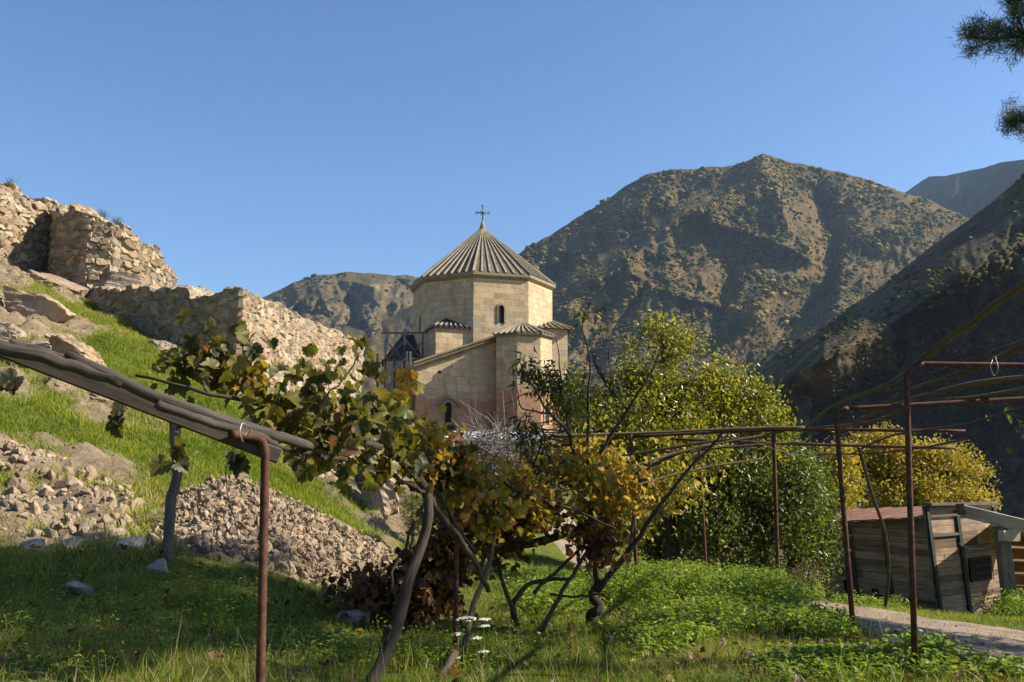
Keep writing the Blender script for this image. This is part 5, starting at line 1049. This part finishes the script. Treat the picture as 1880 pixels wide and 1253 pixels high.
WP = [([(1990,440,5.0),(1880,522,5.6),(1690,660,6.4)], (.027, .022), 'thick rusty-brown pole slanting up to the right edge from the front post'), ([(1700,652,6.35),(1640,700,7.4),(1540,742,8.6),(1480,785,10.5)], (.022, .016), 'yellowish pole running back from the front post to the rear rail'),
 ([(1960,595,6.5),(1810,668,7.5),(1660,722,9.0),(1570,782,11.3)], (.03, .018), 'mottled pole crossing below the front rail'), ([(1960,600,7.5),(1840,640,8),(1700,690,9)], (.016, .012), 'thin pole crossing the right edge at the trellis top'),
 ([(1960,688,8.2),(1790,705,8.8),(1640,745,9.8),(1540,790,11.5)], (.03, .016), 'grey split pole sweeping left from the right edge'), ([(1960,700,8.2),(1800,728,8.7),(1700,738,9.2),(1600,775,10.4),(1450,790,11.7)], (.022, .014), 'pale grey pole just under the split one'),
 ([(1960,722,9),(1790,775,9.8),(1640,800,10.8),(1560,835,12)], (.016, .010), 'slim dark pole lowest on the right of the trellis'), ([(1960,750,9.5),(1800,800,10.5),(1650,828,11.6),(1500,835,13)], (.014, .009), 'long thin dark pole sagging toward the rear posts'),
 ([(1480,786,11.6),(1330,789,11.8),(1200,795,12),(1010,801,12)], (.024, .02), 'knotty pole resting on the rear rail in front of the green tree'), ([(1420,800,11.9),(1300,812,12.2),(1130,838,12.6),(1000,850,12.8)], (.02, .014), 'brown pole sloping down left through the yellow leaves'),
 ([(1470,812,12.4),(1330,822,12.6),(1190,832,12.8)], (.018, .014), 'short grey pole beneath the rear rail'), ([(1440,792,11.7),(1250,830,11.5),(1090,880,11)], (.016, .012), 'leaning pole disappearing into the golden vine'),
 ([(1120,905,10.5),(1280,862,10.8),(1400,842,11)], (.018, .012), 'low dark pole among the orange leaves')]
for pts, r, lb in WP:
    P_ = np.array([at(*q) for q in pts]); c = P_.mean(0); tag(pipe('wooden_pole', P_, r, M['barkwood'] if r[0] > .017 else M['darkwood'], None, 30, 8, .003, rng.random(), .10, loc=c), lb, 'pole', gW)
f = gp(1624, 1110, 15.5); tag(pipe('bent_pipe', [f, at(1632, 1040, 15.2), at(1626, 985, 15), at(1600, 905, 14.6), at(1577, 822, 14)], .028, M['darkiron'], None, 26, 8, 0, loc=f), 'thin crooked iron pipe leaning up in front of the hut wall', 'pipe')
c = at(1450, 825, 11.5); tag(pipe('loose_wire', [at(1385, 812, 11.6), at(1440, 830, 11.5), at(1500, 838, 11.4), at(1534, 833, 11)], .004, M['wire'], None, 20, 5, .004, loc=c), 'pale loose wire sagging between the rear trellis posts', 'wire')
tag(pipe('tie_wire', [at(1822, 660, 6.3), at(1818, 672, 6.27), at(1826, 690, 6.3), at(1832, 680, 6.27), at(1828, 655, 6.3)], .0025, M['wire'], None, 18, 5, .001, loc=at(1824, 670, 6.3)), 'twisted wire tie hanging on the front trellis rail', 'wire')
# centre and left rusty posts
PC = empty('rusty_post', gp(838, 1205, 7.3), 'straight rusty iron post standing in the middle of the vines', 'post'); b = gp(836, 1205, 7.3); pipe('pipe', [b-[0, 0, .1], at(839, 900, 7.3)], .021, M['rust'], PC)
PL_ = empty('rusty_post', (-.92, 3.3, .2), 'thick rusty bent pipe post in the left foreground, hooked under the beam', 'post')
g = MB(); Q = np.array([(at(484, 1253, 3.3)[0], 3.3, .05), at(487, 1000, 3.3), at(487, 850, 3.3), at(486, 826, 3.295), at(481, 811, 3.285), at(471, 803, 3.26), at(455, 800, 3.22), at(424, 797, 3.15)]); L_ = [Q[0]*(1-t)+Q[2]*t for t in np.linspace(0, .96, 14)]
g.tube(np.vstack([L_, spline(Q[2:], 18)]), .0165, 12, .5, .012); g.build('pipe', M['rust'], PL_, smooth=True)
tag(pipe('tie_wire', [at(446, 812, 3.1), at(440, 795, 3.08), at(446, 778, 3.1), at(452, 782, 3.13), at(450, 800, 3.14), at(462, 790, 3.1)], .0022, M['wire'], None, 24, 5, .001, loc=at(447, 795, 3.1)), 'pale wire lashing the hooked pipe to the plank beam', 'wire')
tag(pipe('hanging_wire', [at(450, 800, 3.4), at(424, 830, 3.4), at(416, 860, 3.4), at(418, 905, 3.4), at(432, 960, 3.4), at(441, 1000, 3.4)], .0022, M['darkiron'], None, 24, 5, .002, loc=at(425, 860, 3.4)), 'thin dark wire dangling below the beam over the rubble pile', 'wire')
WPt = empty('wooden_post', gp(310, 1008, 8.5), 'weathered crooked wooden post standing left of the rubble pile', 'post')
q = gp(310, 1008, 8.5); pipe('timber', [q-[0, 0, .1], at(314, 930, 8.5), at(325, 865, 8.5), at(320, 815, 8.5), at(322, 740, 8.5)], (.047, .05), M['greywood'], WPt, 24, 9, .006, .35, .08)
# plank beam and logs
PB_ = MB(); PB_.beam(at(-120, 593, 2.95), at(512, 838, 3.35), .05, .056, (0, 0, 1), .25, .1)
tag(PB_.build('plank_beam', M['darkwood'], loc=at(300, 760, 3.2)), 'long squared grey plank beam sloping down across the upper left', 'beam')  # darker wood colour stands in for the shade on this plank
gL = 'round logs lying on the plank beam'
for pts, r, lb in (([(-140,595,2.85),(0,637,2.9),(68,652,2.93),(135,672,2.98),(225,704,3.03)], (.025, .019), 'thick dark log at the far left on top of the beam'), ([(122,655,3.0),(210,694,3.02),(298,734,3.08),(390,766,3.15),(480,792,3.3),(530,808,3.6),(575,822,4.3)], (.021, .021), 'long grey log lying along the beam to the vines'), ([(288,741,3.05),(380,775,3.12),(480,803,3.28),(505,814,3.4)], (.017, .013), 'slim log with dark sawn end near the wooden post'), ([(22,630,2.95),(75,642,2.97),(140,668,3.0)], (.012, .009), 'short dark stick on top of the left log')):
    P_ = np.array([at(*q) for q in pts]); tag(pipe('log', P_, r, M['beamwood'] if r[0] != .012 else M['darkwood'], None, 30, 12, .0022, .2+.3*rng.random(), .03, loc=P_.mean(0)), lb, 'log', gL)

# ------------------------------------------------------------------ wooden hut
A = np.array([*fxy(1722, 1130, 19)]); uL = np.array([-.574, .819]); uR = np.array([.819, .574]); LB_, LC_ = 2.7, 2.8
HB = A+uL*LB_; HC = A+uR*LC_; HD = HB+uR*LC_; zg = float(zat(1132, 19))-.1
HU = empty('wooden_hut', (*A, zg), 'leaning old plank hut with rusty sheet roof and dark green corner strips', 'hut')
lean = np.array([-.16, 0, 0])
def hp(xy, z, off=(0, 0)): f = (z-zg)/2.2; return np.array([xy[0]+off[0], xy[1]+off[1], z]) + lean*f
def plankwall(name, P, u, L, ztop0, ztop1, nrm, seed, gaps=()):
    r = np.random.default_rng(seed); g = MB(); z = zg-.1; H = max(ztop0, ztop1)
    while z < H-.03:
        h = .125*(.75+.6*r.random()); z1 = min(z+h, H); cuts = [0, L] if r.random() < .3 else [0, L*r.uniform(.3, .7), L]
        for a, b in zip(cuts[:-1], cuts[1:]):
            t0 = a+.005; t1_ = b-.005; pr = .005*r.random()
            lim = lambda t_: ztop0+(ztop1-ztop0)*t_/L
            zz0 = min(z1-.007, lim(t0)); zz1 = min(z1-.007, lim(t1_))
            if zz0 <= z+.01 and zz1 <= z+.01: continue
            zz0 = max(zz0, z+.01); zz1 = max(zz1, z+.01); sag = r.normal()*.002
            n3 = np.array([*nrm, 0]); q = [hp(P+u*t0, z+sag), hp(P+u*t1_, z-sag), hp(P+u*t1_, zz1), hp(P+u*t0, zz0)]; o = [p+n3*(pr+.012) for p in q]; i_ = [p-n3*.02 for p in q]
            V = o+i_; rr_ = r.random(); tx = [(z*3, t0, seed), (z*3, t1_, seed), (zz1*3, t1_, seed), (zz0*3, t0, seed)]*2
            g.add(V, np.array([[0, 1, 2, 3], [7, 6, 5, 4], [0, 4, 5, 1], [1, 5, 6, 2], [2, 6, 7, 3], [3, 7, 4, 0]]), rr_, tx)
        z = z1
    # dark backing
    n3 = np.array([*nrm, 0]); q = [hp(P, zg-.1)-n3*.03, hp(P+u*L, zg-.1)-n3*.03, hp(P+u*L, ztop1)-n3*.03, hp(P, ztop0)-n3*.03]; g.add(q, np.array([[0, 1, 2, 3]]), 0)
    return g.build(name, M['plank'], HU)
nL = np.array([-.819, -.574]); nR = np.array([.574, -.819])
zA_, zB_, zC_ = zat(952, 19), zat(962, 21.2), zat(931, 20.6)
plankwall('side_wall', A, uL, LB_, zA_, zB_, nL, 3); plankwall('front_wall', A, uR, LC_, zA_+.26, zC_+.06, nR, 5)
plankwall('back_wall', HB, uR, LC_, zB_, zB_+.25, np.array([-.574, .819]), 6)
n3L = np.array([*nL, 0]); n3R = np.array([*nR, 0])
def strip(px0, u, n3, t, z0, z1, w_, mat='green_paint', name='corner_strip', d=.04): g = MB(); g.beam(hp(px0+u*t, z0)+n3*(.03+d/2), hp(px0+u*t, z1)+n3*(.03+d/2), w_, d, tuple(n3)); return g.build(name, M[mat], HU)
strip(A, uR, n3R, .06, zg-.05, zA_+.24, .11); strip(A, uR, n3R, 1.18, zg-.1, zC_-.02, .12); strip(A, uR, n3R, LC_-.06, zg-.05, zC_, .1, 'darkwood')
for t_ in (.95, 1.8, 2.66): strip(A, uL, n3L, t_, zg, zB_-.02, .09, 'darkwood', 'batten', .025)
for z_, a_, b_ in ((zC_-.12, 0, LC_), (zC_-.52, 0, 1.1)): g = MB(); g.beam(hp(A+uR*(a_+.12), z_)+n3R*.06, hp(A+uR*b_, z_)+n3R*.06, .03, .05); g.build('cross_batten', M['greywood'], HU)
g = MB(); wz = zat(1045, 20); g.beam(hp(A+uR*1.38, wz)+n3R*.05, hp(A+uR*2.25, wz)+n3R*.05, .03, .5); wd = g.build('window', M['void'], HU)
g = MB()
for k in range(9): t_ = 1.38+k*.109; g.beam(hp(A+uR*t_, wz-.25)+n3R*.08, hp(A+uR*t_, wz+.25)+n3R*.08, .012, .012, tuple(n3R))
for k in range(4): zz = wz-.22+k*.15; g.beam(hp(A+uR*1.38, zz)+n3R*.085, hp(A+uR*2.25, zz)+n3R*.085, .012, .012)
g.build('window_grille', M['darkiron'], wd)
for k, (t_, w_, h_) in enumerate(((1.35, .16, .5), (2.05, .14, .62), (.55, .1, .4))): g = MB(); g.beam(hp(A+uL*t_, zg-.05)+n3L*.034, hp(A+uL*t_, zg+h_)+n3L*.034, w_, .01, tuple(n3L)); g.build('rot_hole', M['void'], HU)
g = MB(); ov = .14; nn_ = 14; zr0 = .03
E0 = [hp(A+uL*.03+nL*ov-uR*.0, zA_+.02), hp(HB+uL*ov+nL*ov, zB_+.02)]; E1 = [hp(A+uL*.03+uR*(LC_*.62), zA_+.22), hp(HB+uL*ov+uR*(LC_*.62), zB_+.28)]
for k in range(nn_):
    f0, f1_ = k/nn_, (k+1)/nn_; q = [E0[0]+(E0[1]-E0[0])*f0, E0[0]+(E0[1]-E0[0])*f1_, E1[0]+(E1[1]-E1[0])*f1_, E1[0]+(E1[1]-E1[0])*f0]; dz = .012*(k % 2) + .006*rng.random(); q = [p+[0, 0, dz] for p in q]
    g.add(q+[p-[0, 0, .035] for p in q], np.array([[0, 1, 2, 3], [7, 6, 5, 4], [0, 4, 5, 1], [1, 5, 6, 2], [2, 6, 7, 3], [3, 7, 4, 0]]))
g.build('roof', M['rustroof'], HU)
g = MB(); g.beam(hp(A+uR*.02, zA_+.29)+n3R*.1, hp(HC, zC_+.08)+n3R*.1, .16, .06); g.build('eave_board', M['greywood'], HU)
# shelter to the right of the hut
SH = empty('open_shelter', (*fxy(1862, 1125, 17.8), zg), 'open timber shelter with pale sheet roof at the right edge beside the hut', 'shelter')
pz = gp(1858, 1128, 17.8); g = MB(); g.beam(pz-[0, 0, .1], at(1837, 966, 17.8), .23, .2, (0, 1, 0), .7); g.build('post', M['greywood'], SH)
g = MB(); g.beam(at(1766, 938, 18.3), at(1960, 985, 16.9), .08, .24, (0, 0, 1), .8); g.build('rafter', M['palewood'], SH)
g = MB(); g.beam(at(1838, 984, 17.5), at(1868, 985, 17.6), .14, .2, (0, 0, 1), .9); g.build('bracket', M['palewood'], SH)
g = MB(); g.beam(at(1765, 945, 18.2), at(1762, 925, 18.2), .13, .1, (0, 1, 0), .2); g.build('rafter_end', M['darkwood'], SH)
g = MB()
for k in range(16):
    a, b = at(1835, 948, 18.0), at(1985, 990, 17.0); f = k/16; p0 = a+(b-a)*f; p1 = a+(b-a)*(k+1)/16; q0, q1 = (.03, 0) if k % 2 else (0, .03); V = [p0+[0, 0, q0], p1+[0, 0, q1], p1+[1.2, 3, -.5+q1], p0+[1.2, 3, -.5+q0]]; g.add(V+[v_-[0, 0, .02] for v_ in V], np.array([[0, 1, 2, 3], [7, 6, 5, 4], [0, 4, 5, 1]]))
g.build('roof', M['tin'], SH)
g = MB()
for k, py_ in enumerate((1000, 1022, 1044, 1066, 1086)): g.beam(at(1845, py_-8+k*2, 19.6), at(1990, py_, 19.0), .04, .22, (0, 0, 1), rng.random())
g.build('plank_wall', M['orangewood'], SH)
g = MB(); Q = path([(1760, 998, 19.3), (1780, 1008, 19.2), (1808, 1006, 19.1), (1820, 985, 18.4), (1822, 965, 18)], 20); g.tube(Q, .012, 5); tag(g.build('cable', M['wire'], loc=at(1790, 1000, 19)), 'pale cable drooping across the front wall of the hut', 'cable')
# timber scraps behind trellis, plank debris
gT = 'timber scraps dumped beside the track'; r = np.random.default_rng(12)
for k, (x1, y1, x2, y2, dd, lb) in enumerate(((1322,1072,1360,1086,17.2,'pale board lying at the left of the scrap heap'),(1330,1082,1362,1078,17,'board crossing the left pale board'),(1395,1088,1412,1080,16.8,'short pale board standing out of the scrap heap'),(1412,1080,1428,1096,16.8,'leaning board at the right end of the scrap heap'),(1340,1068,1372,1080,17.5,'grey board at the back of the scrap heap'),(1392,1095,1415,1094,16.5,'flat pale board nearest the track'))):
    a, b = at(x1, y1, dd), at(x2, y2, dd+.2); g = MB(); g.beam(a+[0, 0, .02], b+[0, 0, .02], .09, .03, (0, 0, 1), r.random()); tag(g.build('scrap_board', M['palewood'], loc=(a+b)/2), lb, 'board', gT)

# ------------------------------------------------------------------ haze
g = MB(); x0, x1, y0, y1, z0, z1 = -5100, 5100, -5100, 5100, -20, 760
x0, x1, y0, y1 = gx[0]-5, gx[-1]+5, gy[0]-5, gy[-1]+5
g.add([(x0, y0, z0), (x1, y0, z0), (x1, y1, z0), (x0, y1, z0), (x0, y0, z1), (x1, y0, z1), (x1, y1, z1), (x0, y1, z1)], np.array([[3, 2, 1, 0], [4, 5, 6, 7], [0, 1, 5, 4], [1, 2, 6, 5], [2, 3, 7, 6], [3, 0, 4, 7]]))
hm = bpy.data.materials.new('haze_air'); hm.use_nodes = True; t = hm.node_tree; t.nodes.clear(); o_ = t.nodes.new('ShaderNodeOutputMaterial'); pv = t.nodes.new('ShaderNodeVolumePrincipled')
pv.inputs['Color'].default_value = (.5, .72, 1, 1); pv.inputs['Density'].default_value = .000075; pv.inputs['Anisotropy'].default_value = .2; t.links.new(pv.outputs[0], o_.inputs['Volume'])
tag(g.build('haze', hm), kind='stuff')
